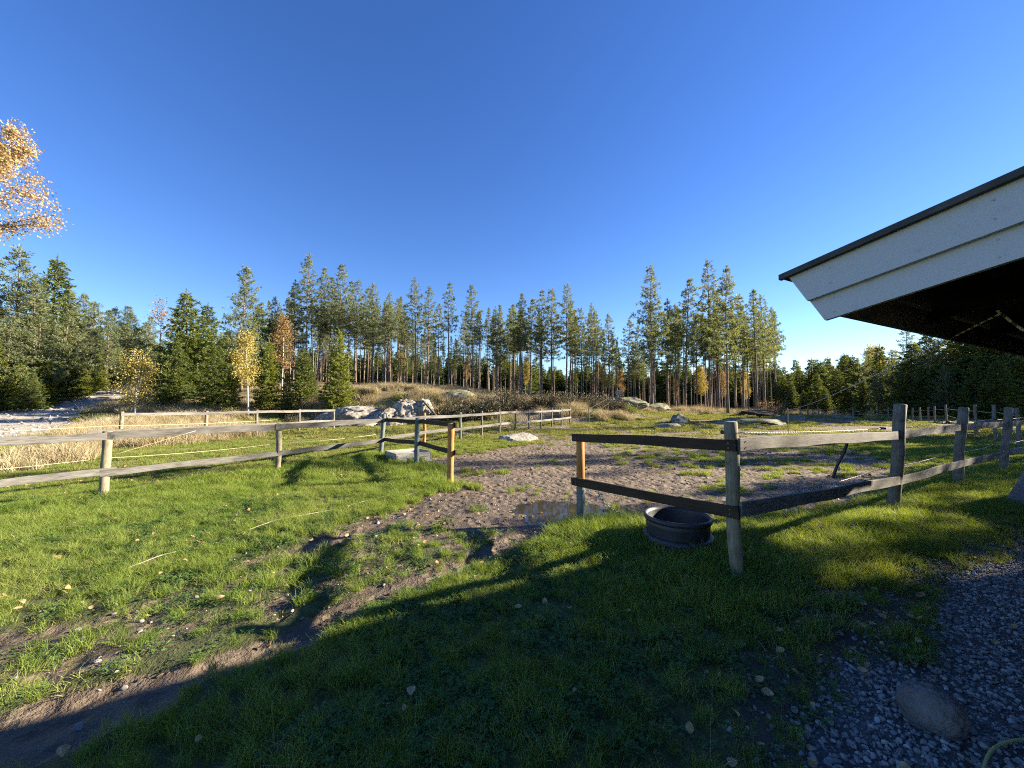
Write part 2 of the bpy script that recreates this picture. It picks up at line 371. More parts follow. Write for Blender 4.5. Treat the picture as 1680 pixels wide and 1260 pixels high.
t = NT('mulch'); M['mulch'] = t.done(t.ramp(t.noise(t.pos(), 14, 5), [(0.35, (0.012, 0.009, 0.007)), (0.65, (0.05, 0.036, 0.025))]), 0.95)
t = NT('clod'); M['clod'] = t.done(t.ramp(t.noise(t.pos(), 30, 4), [(0.35, (0.05, 0.034, 0.022)), (0.65, (0.14, 0.10, 0.066))]), 0.95, 0.2)
t = NT('sand'); M['sand'] = t.done(t.ramp(t.noise(t.obj(), 20, 5), [(0.35, (0.34, 0.32, 0.27)), (0.65, (0.52, 0.49, 0.43))]), 0.95)
t = NT('water'); t.p.inputs['IOR'].default_value = 1.33; t.bump(t.noise(t.pos(), 4, 2), 0.02, 0.01)
M['water'] = t.done((0.035, 0.028, 0.02), 0.03, 0.8)

# ground sheet material: soil colours by what lies where
t = NT('ground'); p = t.pos()
n1 = t.noise(p, 0.9, 5, 0.65); n2 = t.noise(p, 7, 5, 0.7); n3 = t.noise(p, 45, 3, 0.7)
nf = t.math('ADD', t.math('MULTIPLY', n2, 0.6), t.math('MULTIPLY', n3, 0.4))
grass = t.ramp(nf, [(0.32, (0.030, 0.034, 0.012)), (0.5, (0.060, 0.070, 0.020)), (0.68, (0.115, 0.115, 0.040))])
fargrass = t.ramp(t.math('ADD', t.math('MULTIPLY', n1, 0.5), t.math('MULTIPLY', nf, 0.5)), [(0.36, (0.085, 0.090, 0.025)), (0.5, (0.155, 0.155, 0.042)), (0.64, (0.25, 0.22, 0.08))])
forest = t.ramp(t.math('ADD', t.math('MULTIPLY', n1, 0.5), t.math('MULTIPLY', nf, 0.5)), [(0.36, (0.06, 0.045, 0.022)), (0.5, (0.15, 0.115, 0.055)), (0.64, (0.28, 0.22, 0.11))])
mudc = t.ramp(nf, [(0.30, (0.062, 0.045, 0.030)), (0.5, (0.148, 0.110, 0.074)), (0.72, (0.26, 0.202, 0.142))])
grvc = t.ramp(nf, [(0.30, (0.03, 0.028, 0.025)), (0.5, (0.09, 0.085, 0.08)), (0.70, (0.22, 0.21, 0.20))])
rdc = t.ramp(t.math('ADD', t.math('MULTIPLY', n1, 0.45), t.math('MULTIPLY', nf, 0.55)), [(0.34, (0.17, 0.14, 0.10)), (0.48, (0.34, 0.305, 0.245)), (0.64, (0.50, 0.46, 0.39))])
dirtc = t.ramp(nf, [(0.30, (0.035, 0.028, 0.020)), (0.55, (0.085, 0.068, 0.050)), (0.75, (0.16, 0.135, 0.10))])
def brk(a, k=0.45):   # breaks an edge up with fine noise
    return t.ramp(t.math('ADD', a, t.math('MULTIPLY', t.math('SUBTRACT', nf, 0.5), k * 2)), [(0.38, 0.0), (0.62, 1.0)])
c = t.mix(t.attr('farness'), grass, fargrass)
c = t.mix(brk(t.attr('forest')), c, forest)
c = t.mix(brk(t.attr('dirt')), c, dirtc)
c = t.mix(brk(t.attr('mud'), 0.6), c, mudc)
c = t.mix(brk(t.attr('gravel'), 0.3), c, grvc)
c = t.mix(brk(t.attr('road'), 0.6), c, rdc)
c = t.mix(t.attr('wet'), c, t.mix(0.5, c, (0.02, 0.015, 0.011)))
hv = t.n('ShaderNodeTexVoronoi'); hv.inputs['Scale'].default_value = 7.5; t.l(p, hv.inputs['Vector'])
hp = t.math('MULTIPLY', t.ramp(hv.outputs['Distance'], [(0.15, 0.0), (0.5, 1.0)]), t.math('MULTIPLY', t.attr('mud'), 0.9))
t.bump(t.math('ADD', t.math('ADD', n2, t.math('MULTIPLY', n3, 0.5)), hp), 0.9, 0.045)
t.l(c, t.p.inputs['Base Color']); rg = t.math('SUBTRACT', 0.95, t.math('MULTIPLY', t.attr('wet'), 0.4)); M['ground'] = t.done(None, rg, 0.3)

# ------------------------------------------------------------------ the ground sheet
def axis(lim, fine=0.05, k=0.021, flat=2.6):
    v = [0.0]
    while v[-1] < lim: v.append(v[-1] + max(fine, k * (v[-1] - flat) + fine))
    return np.array(v)
ax = axis(420); xs = np.concatenate([-ax[::-1], ax[1:]]) + 0.3
ay = axis(600); by = axis(120, 0.08, 0.06, 1.0); ys = np.concatenate([-by[::-1][:-1] + 3.0, ay + 3.0])
GX, GY = np.meshgrid(xs, ys); gx, gy = GX.ravel(), GY.ravel()
gz = height(gx, gy); mk = masks(gx, gy)
nx, ny = len(xs), len(ys); I = np.arange(nx * ny).reshape(ny, nx)
quads = np.stack([I[:-1, :-1], I[:-1, 1:], I[1:, 1:], I[1:, :-1]], -1).reshape(-1, 4)
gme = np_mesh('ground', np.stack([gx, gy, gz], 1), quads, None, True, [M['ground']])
dryness = sm((gy - 23) / 4) * (0.9 + 0 * gx)
forest_w = np.maximum(sm((gy - 25) / 5) * sm((18 - gx) / 8), sm((gy - 35) / 6))
forest_w = np.maximum(forest_w, sm((-gx - 9 - 0.05 * gy) / 3) * sm((gy - 13) / 4) * 0.40)
def put_attr(me, name, val):
    a = me.attributes.new(name, 'FLOAT', 'POINT'); a.data.foreach_set('value', np.asarray(val, np.float32))
wet = np.exp(-(((gx - PUDDLE_C[0]) / 1.5) ** 2 + ((gy - PUDDLE_C[1]) / 1.1) ** 2)) * mk['mud']
wet = np.maximum(wet, 0.75 * np.clip(mk['mud'] - 0.55 * mk['pad'], 0, 1) * sm((9 - gy) / 2)) * 1.0
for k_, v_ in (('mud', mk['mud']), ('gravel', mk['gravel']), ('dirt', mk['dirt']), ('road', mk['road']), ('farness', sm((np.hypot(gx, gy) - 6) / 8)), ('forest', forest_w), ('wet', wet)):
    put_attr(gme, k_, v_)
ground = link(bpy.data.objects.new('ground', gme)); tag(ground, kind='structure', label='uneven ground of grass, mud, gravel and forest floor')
pz = H1(*PUDDLE_C) + 0.045
a = np.linspace(0, 2 * np.pi, 48, endpoint=False)
rr = 1.02 + 0.2 * np.sin(3 * a + 1) + 0.12 * np.sin(7 * a)
V = np.vstack([[PUDDLE_C[0], PUDDLE_C[1], pz], np.stack([PUDDLE_C[0] + 0.85 * rr * np.cos(a), PUDDLE_C[1] + 0.66 * rr * np.sin(a), np.full(48, pz)], 1)])
pud = link(bpy.data.objects.new('puddle', np_mesh('puddle', V, None, [(0, 1 + i, 1 + (i + 1) % 48) for i in range(48)], True, [M['water']])))
tag(pud, kind='structure', label='shallow brown puddle in the mud beside the gate post')

# ------------------------------------------------------------------ the stable: only its roof corner reaches into view
UDIR = np.array([math.cos(R(28.4)), math.sin(R(28.4))]); NDIR = np.array([-UDIR[1], UDIR[0]])
def W2(u, n, z): return (UDIR[0] * u + NDIR[0] * n, UDIR[1] * u + NDIR[1] * n, z)
U0, U1, SL = 2.016, 9.9, 0.196
stable = empty('stable', (0, 0, 0), math.atan2(UDIR[1], UDIR[0]))
tag(stable, 'low wooden stable with white bargeboards and dark felt roof', 'building')
RIDGE_N = -2.6
def zt(n): return 2.084 + SL * (0.961 - n) if n > RIDGE_N else 2.084 + SL * (0.961 - RIDGE_N) - SL * (RIDGE_N - n)
def slab(mb, u0, u1, n0, n1, off0, off1, cut=0.0):
    """a plank lying along the roof slope between n0 (low) and n1 (high); off are heights under the roof line; cut slants the low end"""
    V = []
    for uu in (u0, u1):
        for nn, o in ((n0 - cut * off0, off0), (n1, off0), (n1, off1), (n0 - cut * off1, off1)):
            V.append((uu, nn, zt(n0) + SL * (n0 - nn) - o))
    mb.add(V, [(0, 1, 2, 3), (7, 6, 5, 4), (0, 4, 5, 1), (1, 5, 6, 2), (2, 6, 7, 3), (3, 7, 4, 0)])
mb = MB(); slab(mb, U0, U0 + 0.024, 0.961, RIDGE_N, 0.0, 0.142, 0.5); mb.build('bargeboard', M['white'], stable)
mb = MB(); slab(mb, U0 + 0.026, U0 + 0.050, 0.961, RIDGE_N, 0.12, 0.250, 0.5); mb.build('bargeboard', M['white'], stable)
mb = MB(); slab(mb, U0 - 0.026, U1, 0.989, RIDGE_N, -0.020, -0.003); roof = mb.build('roof', M['felt'], stable)
mb = MB(); slab(mb, U0 - 0.028, U0 - 0.002, 0.993, RIDGE_N, -0.023, 0.002); mb.build('drip_edge', M['felt'], roof)
for k_ in range(7):
    for o_, du_ in ((0.035, 0.0), (0.10, 0.0), (0.165, 0.026), (0.225, 0.026)):
        nn_ = 0.80 - 0.46 * k_; zc_ = zt(nn_) - o_
        mb = MB(); mb.tube([(U0 + du_ - 0.0015, nn_, zc_), (U0 + du_ + 0.004, nn_, zc_)], 0.0035, 8); mb.build('nail', M['steel'], stable)
mb = MB()                                       # far slope, out of view
zr = zt(RIDGE_N)
mb.add([(U0 - .028, RIDGE_N, zr + .03), (U1, RIDGE_N, zr + .03), (U1, -6.2, zr - .68), (U0 - .028, -6.2, zr - .68), (U0 - .028, RIDGE_N, zr), (U1, RIDGE_N, zr), (U1, -6.2, zr - .71), (U0 - .028, -6.2, zr - .71)],
       [(0, 3, 2, 1), (4, 5, 6, 7), (0, 1, 5, 4), (1, 2, 6, 5), (2, 3, 7, 6), (3, 0, 4, 7)]); mb.build('roof_slope', M['felt'], stable)
n = 0.86
while n > RIDGE_N + 0.1:                        # roof boards seen from below
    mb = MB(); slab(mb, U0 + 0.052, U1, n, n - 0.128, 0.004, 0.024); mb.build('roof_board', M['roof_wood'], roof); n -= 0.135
uu = U0 + 0.055
while uu < U1:
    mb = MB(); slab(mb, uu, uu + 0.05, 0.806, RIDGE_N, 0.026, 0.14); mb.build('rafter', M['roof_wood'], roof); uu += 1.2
mb = MB(); mb.box((U0 + 0.054, 0.839, 1.90), (U1, 0.859, 2.045)); mb.build('eave_board', M['grey_wood'], stable)
mb = MB(); mb.box((U0 + 0.30, -0.42, 1.95), (U1 - 0.2, -0.30, 2.10)); mb.build('wall_plate', M['roof_wood'], stable)
for i in range(int((U1 - U0 - 0.5) / 0.16)):    # front wall, deep under the eave
    mb = MB(); u_ = U0 + 0.32 + i * 0.16; mb.box((u_, -0.40 - 0.008 * (i % 2), -0.15), (u_ + 0.152, -0.372, 1.95)); mb.build('wall_plank', M['red_wood'], stable)
for i in range(35):                             # gable wall
    mb = MB(); n_ = -0.43 - i * 0.16; mb.box((U0 + 0.30, n_ - 0.152, -0.15), (U0 + 0.328 + 0.008 * (i % 2), n_, zt(n_ - 0.08) - 0.21)); mb.build('wall_plank', M['red_wood'], stable)
mb = MB(); mb.box((U1 - 0.25, -5.9, -0.15), (U1 - 0.21, -0.43, 1.95)); mb.box((U0 + .35, -6.0, -0.15), (U1 - 0.25, -5.95, 1.9)); mb.build('far_wall', M['red_wood'], stable)

# ------------------------------------------------------------------ fences
rng0 = random.Random(3)
def post(parent, x, y, h, r, mat, lean=(0, 0), sink=0.3, square=False):
    z = H1(x, y); mb = MB(); k = 9
    ph = rng0.random() * 6
    P = [(0.006 * math.sin(i * 0.9 + ph), 0.006 * math.cos(i * 1.3 + ph), -sink + (h + sink) * i / (k - 1)) for i in range(k)]
    rad = [r * (1.03 + 0.03 * math.sin(i * 2.1 + ph)) for i in range(k)]
    P.append((P[-1][0], P[-1][1], h + 0.006)); rad[-1] *= 0.99; rad.append(r * 0.9)
    mb.tube(P, rad, 14)
    o = mb.build('post', M[mat], parent, True); o.location = (x, y, z)
    o.rotation_euler = (lean[1], lean[0], rng0.random() * 6)
    return o
def lean_post(parent, x, y, h, r, mat, tx=0, ty=0):
    o = post(parent, x, y, h, r, mat); o.rotation_mode = 'XYZ'
    o.rotation_euler = (-ty, tx, 0); return o
def rail(parent, a, b, hgt=0.105, th=0.025, mat='grey_wood', name='rail', wob=0.006, twist=0.0):
    a, b = Vector(a), Vector(b); L = (b - a).length; k = max(4, int(L / 0.18)); mb = MB()
    s = rng0.random() * 50; V = []
    for i in range(k + 1):
        x = -L / 2 + L * i / k; tw = twist * (i / k - 0.5)
        dz = wob * math.sin(x * 1.7 + s) + wob * 0.5 * math.sin(x * 5 + s); dt = 0.004 * math.sin(x * 3.1 + s * 2); db = 0.004 * math.sin(x * 4.3 + s * 3)
        for (yy, zz) in ((-th / 2, -hgt / 2 + 0.003 + db), (-th / 2 + 0.003, -hgt / 2 + db), (th / 2, -hgt / 2 + db), (th / 2, hgt / 2 + dt), (-th / 2 + 0.003, hgt / 2 + dt), (-th / 2, hgt / 2 - 0.003 + dt)):
            V.append((x, yy + tw * zz, zz + dz))
    q = [(i * 6 + j, (i + 1) * 6 + j, (i + 1) * 6 + (j + 1) % 6, i * 6 + (j + 1) % 6) for i in range(k) for j in range(6)]
    e = k * 6
    q += [(0, 1, 4, 5), (1, 2, 3, 4), (e + 5, e + 4, e + 1, e), (e + 4, e + 3, e + 2, e + 1)]
    mb.add(V, q); o = mb.build(name, M[mat], parent)
    d = (b - a).normalized(); rz = math.atan2(d.y, d.x); ry = -math.asin(max(-1, min(1, d.z)))
    o.location = (a + b) / 2; o.rotation_euler = (0, ry, rz); return o
def wire(parent, pts, r=0.0035, mat='wire', name='wire', sag=0.0):
    P = []
    for a, b in zip(pts[:-1], pts[1:]):
        a, b = np.array(a), np.array(b)
        for i in range(8):
            t_ = i / 8; p_ = a + (b - a) * t_; p_ = p_ + np.array([0, 0, -sag * 4 * t_ * (1 - t_)]); P.append(p_)
    P.append(np.array(pts[-1])); mb = MB(); mb.tube(P, r, 5); return mb.build(name, M[mat], parent, True)
def off(p, q, d):   # sideways offset for the line p->q, positive to its right
    v = np.array(q) - np.array(p); v = v / np.linalg.norm(v); return np.array([v[1], -v[0]]) * d
def at(p, o, z): return (p[0] + o[0], p[1] + o[1], H1(p[0], p[1]) + z)
def rail_on(parent, p, q, zp, zq, side, ext=(0.0, 0.0), **kw):
    """a board nailed to one side of two posts; heights zp, zq are absolute above z=0"""
    o = off(p, q, side); v = np.array(q) - np.array(p); v = v / np.linalg.norm(v)
    a = (p[0] + o[0] - v[0] * ext[0], p[1] + o[1] - v[1] * ext[0], zp); b = (q[0] + o[0] + v[0] * ext[1], q[1] + o[1] + v[1] * ext[1], zq)
    return rail(parent, a, b, **kw)

# the long fence on the left with its short dark-railed stub at the gate
lf = empty('paddock_fence', (pC[0], pC[1], 0)); lf_inv = Matrix.Translation((-pC[0], -pC[1], 0))
tag(lf, 'weathered grey two-rail fence running past the pallet collar to the far paddock', 'fence')
def kids_of(root):
    for c_ in root.children:
        c_.matrix_parent_inverse = Matrix.Translation(root.location).inverted()
p0 = (2 * pA[0] - pB[0], 2 * pA[1] - pB[1]); pm1 = (2 * p0[0] - pA[0], 2 * p0[1] - pA[1])
far_posts = [U(696, 731), U(755, 722.5)] + [(-1.97 + (3.70 + 1.97) * k / 8.0, 14.75 + (24.6 - 14.75) * k / 8.0) for k in range(1, 9)]
fl = [pC, far_posts[1]]
post(lf, pm1[0], pm1[1], 0.98, 0.052, 'post_wood'); post(lf, p0[0], p0[1], 0.98, 0.052, 'post_wood')
lean_post(lf, pA[0], pA[1], 0.97, 0.056, 'post_wood', 0.03); post(lf, pB[0], pB[1], 0.97, 0.054, 'post_wood')
lean_post(lf, pC[0], pC[1], 1.10, 0.055, 'green_wood', 0.06)
lean_post(lf, pM[0], pM[1], 1.09, 0.055, 'green_wood', 0.02)
op = post(lf, pO[0], pO[1], 1.10, 0.058, 'orange_wood'); tag(op, 'new orange-brown post at the open end')
o2 = post(lf, far_posts[0][0], far_posts[0][1], 1.06, 0.05, 'orange_wood')
line = [pm1, p0, pA, pB, pC]
for i, (a_, b_) in enumerate(zip(line[:-1], line[1:])):
    e = 0.12 if i % 2 else 0.0
    rail_on(lf, a_, b_, 0.965, 0.955, 0.066, (e, 0.08), mat='grey_wood', hgt=0.112, wob=0.006)
    rail_on(lf, a_, b_, 0.40 + 0.02 * (i % 2), 0.425, 0.066, (0.06, e), mat='grey_wood', hgt=0.10, wob=0.009, twist=0.6 if i == 3 else 0.1)
wire(lf, [at(q, off(pA, pB, -0.07), 0.56) for q in line], 0.0035, sag=0.03); wire(lf, [at(q, off(pA, pB, -0.07), 1.05) for q in line[:4]], 0.0035, sag=0.02)
wire(lf, [at(pA, (0.05, 0.05), 0.60), (pA[0] + 0.75, pA[1] + 0.75, 0.98)], 0.003)
for a_, b_, za, zb in ((pC, pM, 0.965, 1.0), (pM, pO, 1.01, 1.045)):
    rail_on(lf, a_, b_, za, zb, -0.066, (0.05, 0.10 if b_ is pO else 0.0), mat='dark_wood', hgt=0.095)
for a_, b_, za, zb in ((pC, pM, 0.44, 0.50), (pM, pO, 0.505, 0.54)):
    rail_on(lf, a_, b_, za, zb, -0.066, (0.22 if a_ is pC else 0.03, 0.10 if b_ is pO else 0.0), mat='dark_wood', hgt=0.095)
for i, q in enumerate(far_posts[1:]): lean_post(lf, q[0], q[1], 1.05, 0.046, 'post_grey' if i else 'green_wood', 0.02 * math.sin(i * 2.3))
fl = [pC] + far_posts
for i, (a_, b_) in enumerate(zip(fl[:-1], fl[1:])):
    za, zb = H1(*a_), H1(*b_)
    rail_on(lf, a_, b_, za + (0.92 if i else 0.93), zb + 0.92, 0.058, (0.05, 0.04), mat='pale_wood' if i > 2 else 'grey_wood', hgt=0.10)
    rail_on(lf, a_, b_, za + 0.43, zb + 0.43, 0.058, (0.05, 0.04), mat='pale_wood' if i > 3 else 'grey_wood', hgt=0.10)
for pp in ((966, 695), (998, 690)):
    q = U(*pp); post(lf, q[0], q[1], 1.15, 0.025, 'post_grey')
ends = [far_posts[-1], U(966, 695), U(998, 690)]
wire(lf, [at(q, (0, 0), 0.95) for q in ends], 0.012, 'dark_bark', sag=0.04); wire(lf, [at(q, (0, 0), 0.5) for q in ends], 0.012, 'dark_bark', sag=0.04)
kids_of(lf)

# the back fence on the far side of the lane
bpix = [(197, 731.5), (337, 722), (420, 717), (490, 710.5), (547, 706)]
bps = [U(*q) for q in bpix]
bf = empty('lane_fence', (bps[0][0], bps[0][1], 0)); tag(bf, 'low pale two-rail fence in front of the dry grass and young spruces', 'fence')
for i, q in enumerate(bps): lean_post(bf, q[0], q[1], 1.12 if i < 4 else 0.95, 0.052, 'post_wood' if i < 2 else 'post_grey', 0.01)
for i, (a_, b_) in enumerate(zip(bps[:-1], bps[1:])):
    za, zb = H1(*a_), H1(*b_)
    rail_on(bf, a_, b_, za + 1.04, zb + 1.02, 0.06, (0.02, 0.03), mat='pale_wood', hgt=0.10)
    rail_on(bf, a_, b_, za + 0.50, zb + 0.50, 0.06, (0.75 if i == 0 else 0.02, 0.03), mat='pale_wood', hgt=0.11)
kids_of(bf)

# the fence on the right with its dark-railed gate end
rf = empty('yard_fence', (p1[0], p1[1], 0)); tag(rf, 'near two-rail fence with stout leaning posts beside the stable', 'fence')
p5 = (2 * p4[0] - p3[0], 2 * p4[1] - p3[1]); p6 = (2 * p5[0] - p4[0], 2 * p5[1] - p4[1])
lean_post(rf, p1[0], p1[1], 1.31, 0.053, 'post_wood', -0.02); lean_post(rf, p2[0], p2[1], 1.46, 0.066, 'post_grey', 0.11)
lean_post(rf, p3[0], p3[1], 1.38, 0.064, 'post_grey', 0.13); lean_post(rf, p4[0], p4[1], 1.36, 0.062, 'post_grey', 0.14)
lean_post(rf, p5[0], p5[1], 1.3, 0.06, 'post_grey', 0.05); post(rf, p6[0], p6[1], 1.3, 0.06, 'post_grey')
mbp = MB(); zg = H1(*pG)                                   # gate post: new wood above, grey sleeve below
mbp.tube([(0, 0, 0.40), (0, 0, 0.75), (0, 0, 1.06), (0, 0, 1.065)], [0.052, 0.052, 0.051, 0.046], 16); g1 = mbp.build('post', M['orange_wood'], rf, True); g1.location = (pG[0], pG[1], zg)
mbp = MB(); mbp.tube([(0, 0, -0.3), (0, 0, 0.2), (0, 0, 0.45), (0, 0, 0.456)], [0.055, 0.055, 0.0545, 0.05], 16); g2 = mbp.build('post_sleeve', M['green_wood'], g1, True)
tag(g1, 'orange-brown gate post with a grey lower half')
rail_on(rf, pG, p1, 1.03, 1.125, 0.068, (0.07, 0.06), mat='dark_wood', hgt=0.098, wob=0.003)
rail_on(rf, pG, p1, 0.465, 0.575, 0.068, (0.09, 0.07), mat='dark_wood', hgt=0.098, wob=0.003)
line = [p1, p2, p3, p4, p5, p6]; zs_t = [1.135, 1.03, 1.04, 1.01, 1.0, 1.0]; zs_l = [0.60, 0.42, 0.42, 0.42, 0.42, 0.42]
for i, (a_, b_) in enumerate(zip(line[:-1], line[1:])):
    rail_on(rf, a_, b_, zs_t[i], zs_t[i + 1], 0.075 if i else 0.072, (0.05 if i == 0 else -0.002, 0.0), mat='pale_wood', hgt=0.11, th=0.024, wob=0.004)
    rail_on(rf, a_, b_, zs_l[i], zs_l[i + 1], 0.075 if i else 0.072, (0.05 if i == 0 else -0.002, 0.0), mat='pale_wood', hgt=0.115, th=0.024, wob=0.005)
wire(rf, [at(q, off(p1, p2, -0.09), z_) for q, z_ in zip(line, (1.22, 1.12, 1.12, 1.1, 1.1, 1.1))], 0.004, 'rope', sag=0.02)
wire(rf, [at(q, off(p1, p2, -0.09), 0.57) for q in line], 0.004, 'rope', sag=0.03)
for q, z_ in zip(line[:4], (1.22, 1.12, 1.12, 1.1)):
    o_ = off(p1, p2, -0.07); mb = MB(); mb.tube([at(q, o_ * 0.6, z_), at(q, o_ * 1.5, z_)], [0.014, 0.018], 8); mb.build('insulator', M['plastic'], rf, True)
for q_, zz_ in ((pG, (1.03, 0.465)), (p1, (1.12, 0.57))):
    o_ = off(pG, p1, 0.081)
    for z_ in zz_:
        for dz_ in (-0.02, 0.02):
            mb = MB(); mb.tube([(q_[0] + o_[0] * 0.9, q_[1] + o_[1] * 0.9, z_ + dz_), (q_[0] + o_[0] * 1.06, q_[1] + o_[1] * 1.06, z_ + dz_)], 0.005, 8); mb.build('screw', M['steel'], rf)
for q_, z1_, z2_ in ((p1, 1.13, 0.60), (p2, 1.03, 0.42), (p3, 1.04, 0.42), (p4, 1.01, 0.42)):
    o_ = off(p1, p2, 0.088)
    for z_ in (z1_, z2_):
        for dz_ in (-0.025, 0.025):
            c_ = np.array(q_) + np.array([0.862, 0.507]) * 0.03
            mb = MB(); mb.tube([(c_[0] + o_[0] * 0.9, c_[1] + o_[1] * 0.9, z_ + dz_), (c_[0] + o_[0] * 1.05, c_[1] + o_[1] * 1.05, z_ + dz_)], 0.005, 8); mb.build('screw', M['steel'], rf)
kids_of(rf)

# thin post-and-wire fence along the edge of the wood
wpix = [(1672, 733, 671), (1633, 722, 666), (1602, 716, 665), (1553, 698, 667), (1534, 697, 669), (1524, 697, 671), (1510, 696, 672), (1498, 695, 674), (1483, 693, 674), (1458, 691, 678), (1430, 690, 678), (1400, 690, 679), (1370, 690, 679), (1343, 690, 678), (1326, 690, 678), (1313, 689.5, 677)]
wf = empty('wire_fence', (*U(1672, 733), 0)); tag(wf, 'thin post and wire fence along the shaded edge of the wood', 'fence'); wp = []
for a_, b_, c_ in wpix:
    q = U(a_, b_); hh = (b_ - c_) / F * q[1] * 1.02; post(wf, q[0], q[1], max(0.9, min(1.6, hh)), 0.05 if q[1] < 18 else 0.045, 'post_grey'); wp.append((q, max(0.9, min(1.6, hh))))
wire(wf, [at(q, (0, -0.06), h_ * 0.80) for q, h_ in wp], 0.007, 'wire', sag=0.03); wire(wf, [at(q, (0, -0.06), h_ * 0.45) for q, h_ in wp], 0.006, 'wire', sag=0.03)
kids_of(wf)

# ------------------------------------------------------------------ yard things
def place(o, loc, rz=0): o.location = loc; o.rotation_euler = (0, 0, rz); return o
tc = U(1112, 897); tz = H1(*tc) + 0.0
tub = empty('feed_tub', (tc[0], tc[1], tz)); tag(tub, 'round black rubber feed tub on the grass under the dark gate rails', 'tub')
mb = MB(); mb.lathe([(0.0, 0.075), (0.27, 0.075), (0.285, 0.10), (0.292, 0.28), (0.297, 0.302), (0.313, 0.306), (0.306, 0.22), (0.296, 0.11), (0.292, 0.02), (0.0, 0.02)], 56); mb.build('body', M['plastic'], tub, True)
mb = MB(); mb.lathe([(0.300, 0.268), (0.320, 0.264), (0.327, 0.274), (0.329, 0.292), (0.325, 0.306), (0.316, 0.314), (0.306, 0.312), (0.300, 0.304)], 56); mb.build('rim', M['plastic'], tub, True)
mb = MB(); mb.lathe([(0.296, 0.128), (0.322, 0.130), (0.336, 0.122), (0.342, 0.100), (0.344, 0.03), (0.340, -0.04), (0.29, -0.04)], 56); mb.build('base_ring', M['plastic'], tub, True)

ot = empty('overturned_tub', (7.72, 5.20, H1(7.6, 5.2))); tag(ot, 'overturned blue-grey plastic tub at the picture edge below the eave', 'tub')
mb = MB(); mb.lathe([(0.70, 0.0), (0.69, 0.05), (0.61, 0.25), (0.53, 0.45), (0.46, 0.62), (0.42, 0.655), (0.0, 0.66)], 48); mb.build('body', M['blue_plastic'], ot, True)
mb = MB(); mb.lathe([(0.695, 0.0), (0.72, 0.004), (0.725, 0.02), (0.717, 0.038), (0.692, 0.045)], 48); mb.build('rim', M['blue_plastic'], ot, True)

cn = np.array(U(650, 760)); d1 = np.array([0.80, 0.60]); d2 = np.array([-0.60, 0.80]); cz = H1(cn[0], cn[1]) - 0.02
crate = empty('pallet_collar', (cn[0], cn[1], cz), math.atan2(d1[1], d1[0])); tag(crate, 'grey wooden pallet collar filled with sand behind the fence corner', 'crate')
for k in range(2):
    z0_ = 0.125 * k; z1_ = z0_ + 0.118
    for nm, a_, b_ in (('side_board', (0, 0, z0_), (0.92, 0.022, z1_)), ('side_board', (0, 0.80, z0_), (0.92, 0.822, z1_)), ('end_board', (0.0, 0.024, z0_), (0.022, 0.798, z1_)), ('end_board', (0.898, 0.024, z0_), (0.92, 0.798, z1_))):
        mb = MB(); mb.box(a_, b_); mb.build(nm, M['crate_wood'], crate)
for (x_, y_) in ((-0.003, -0.003), (0.883, -0.003), (-0.003, 0.785), (0.883, 0.785)):
    mb = MB(); mb.box((x_, y_, 0.04), (x_ + 0.04, y_ + 0.04, 0.2)); mb.build('hinge', M['steel'], crate)
mb = MB(); g = 12; V = [(0.024 + 0.872 * i / g, 0.024 + 0.772 * j / g, 0.17 + 0.02 * mnoise.noise((i * .5, j * .5, 3)) - 0.03 * ((i / g - .5) ** 2 + (j / g - .5) ** 2)) for j in range(g + 1) for i in range(g + 1)]
mb.add(V, [(j * 13 + i, j * 13 + i + 1, j * 13 + i + 14, j * 13 + i + 13) for j in range(g) for i in range(g)]); mb.build('sand', M['sand'], crate, True)

# ropes, cords, sticks
def rope_obj(name, pts, r, mat, label, cat, sides=6, smoothn=10):
    pts = np.array(pts, float); k = len(pts); tt = np.linspace(0, k - 1, (k - 1) * smoothn + 1); P = []
    for t_ in tt:   # Catmull-Rom
        i = min(int(t_), k - 2); f = t_ - i
        a_, b_, c_, d_ = pts[max(i - 1, 0)], pts[i], pts[i + 1], pts[min(i + 2, k - 1)]
        P.append(0.5 * ((2 * b_) + (c_ - a_) * f + (2 * a_ - 5 * b_ + 4 * c_ - d_) * f * f + (3 * b_ - a_ - 3 * c_ + d_) * f ** 3))
    mb = MB(); mb.tube(P, r, sides); return tag(mb.build(name, M[mat], None, True), label, cat)
def gpt(px_, py_, dz=0.0):
    x_, y_ = U(px_, py_); return (x_, y_, H1(x_, y_) + dz)
anchor = at_depth(1640, 515, 2.0); endp = at_depth(1292, 672, 17.0)
A_, B_ = np.array(anchor), np.array(endp)
rope_obj('gate_rope', [A_ + (B_ - A_) * s_ + np.array([0, 0, -0.45 * s_ * (1 - s_)]) for s_ in np.linspace(0, 1, 12)], 0.0055, 'rope', 'black and white rope stretched from the stable roof across the paddock', 'rope', 6, 5)
rope_obj('hanging_rope', [A_ + np.array([0.0, 0.01, 0.02]), A_ + np.array([0.07, 0.0, -0.05]), A_ + np.array([0.16, -0.03, -0.16]), A_ + np.array([0.22, -0.05, -0.32])], 0.007, 'rope', 'short rope end hanging below the roof boards', 'rope')
pole_x, pole_y = endp[0], endp[1]
po = MB(); po.tube([(0, 0, -0.2), (0, 0, 0.6), (0, 0, endp[2] - H1(pole_x, pole_y) + 0.08)], [0.02, 0.019, 0.017], 8); ob = po.build('rope_pole', M['post_grey'], None, True); ob.location = (pole_x, pole_y, H1(pole_x, pole_y)); tag(ob, 'slim pole in the paddock holding the far end of the rope', 'pole')
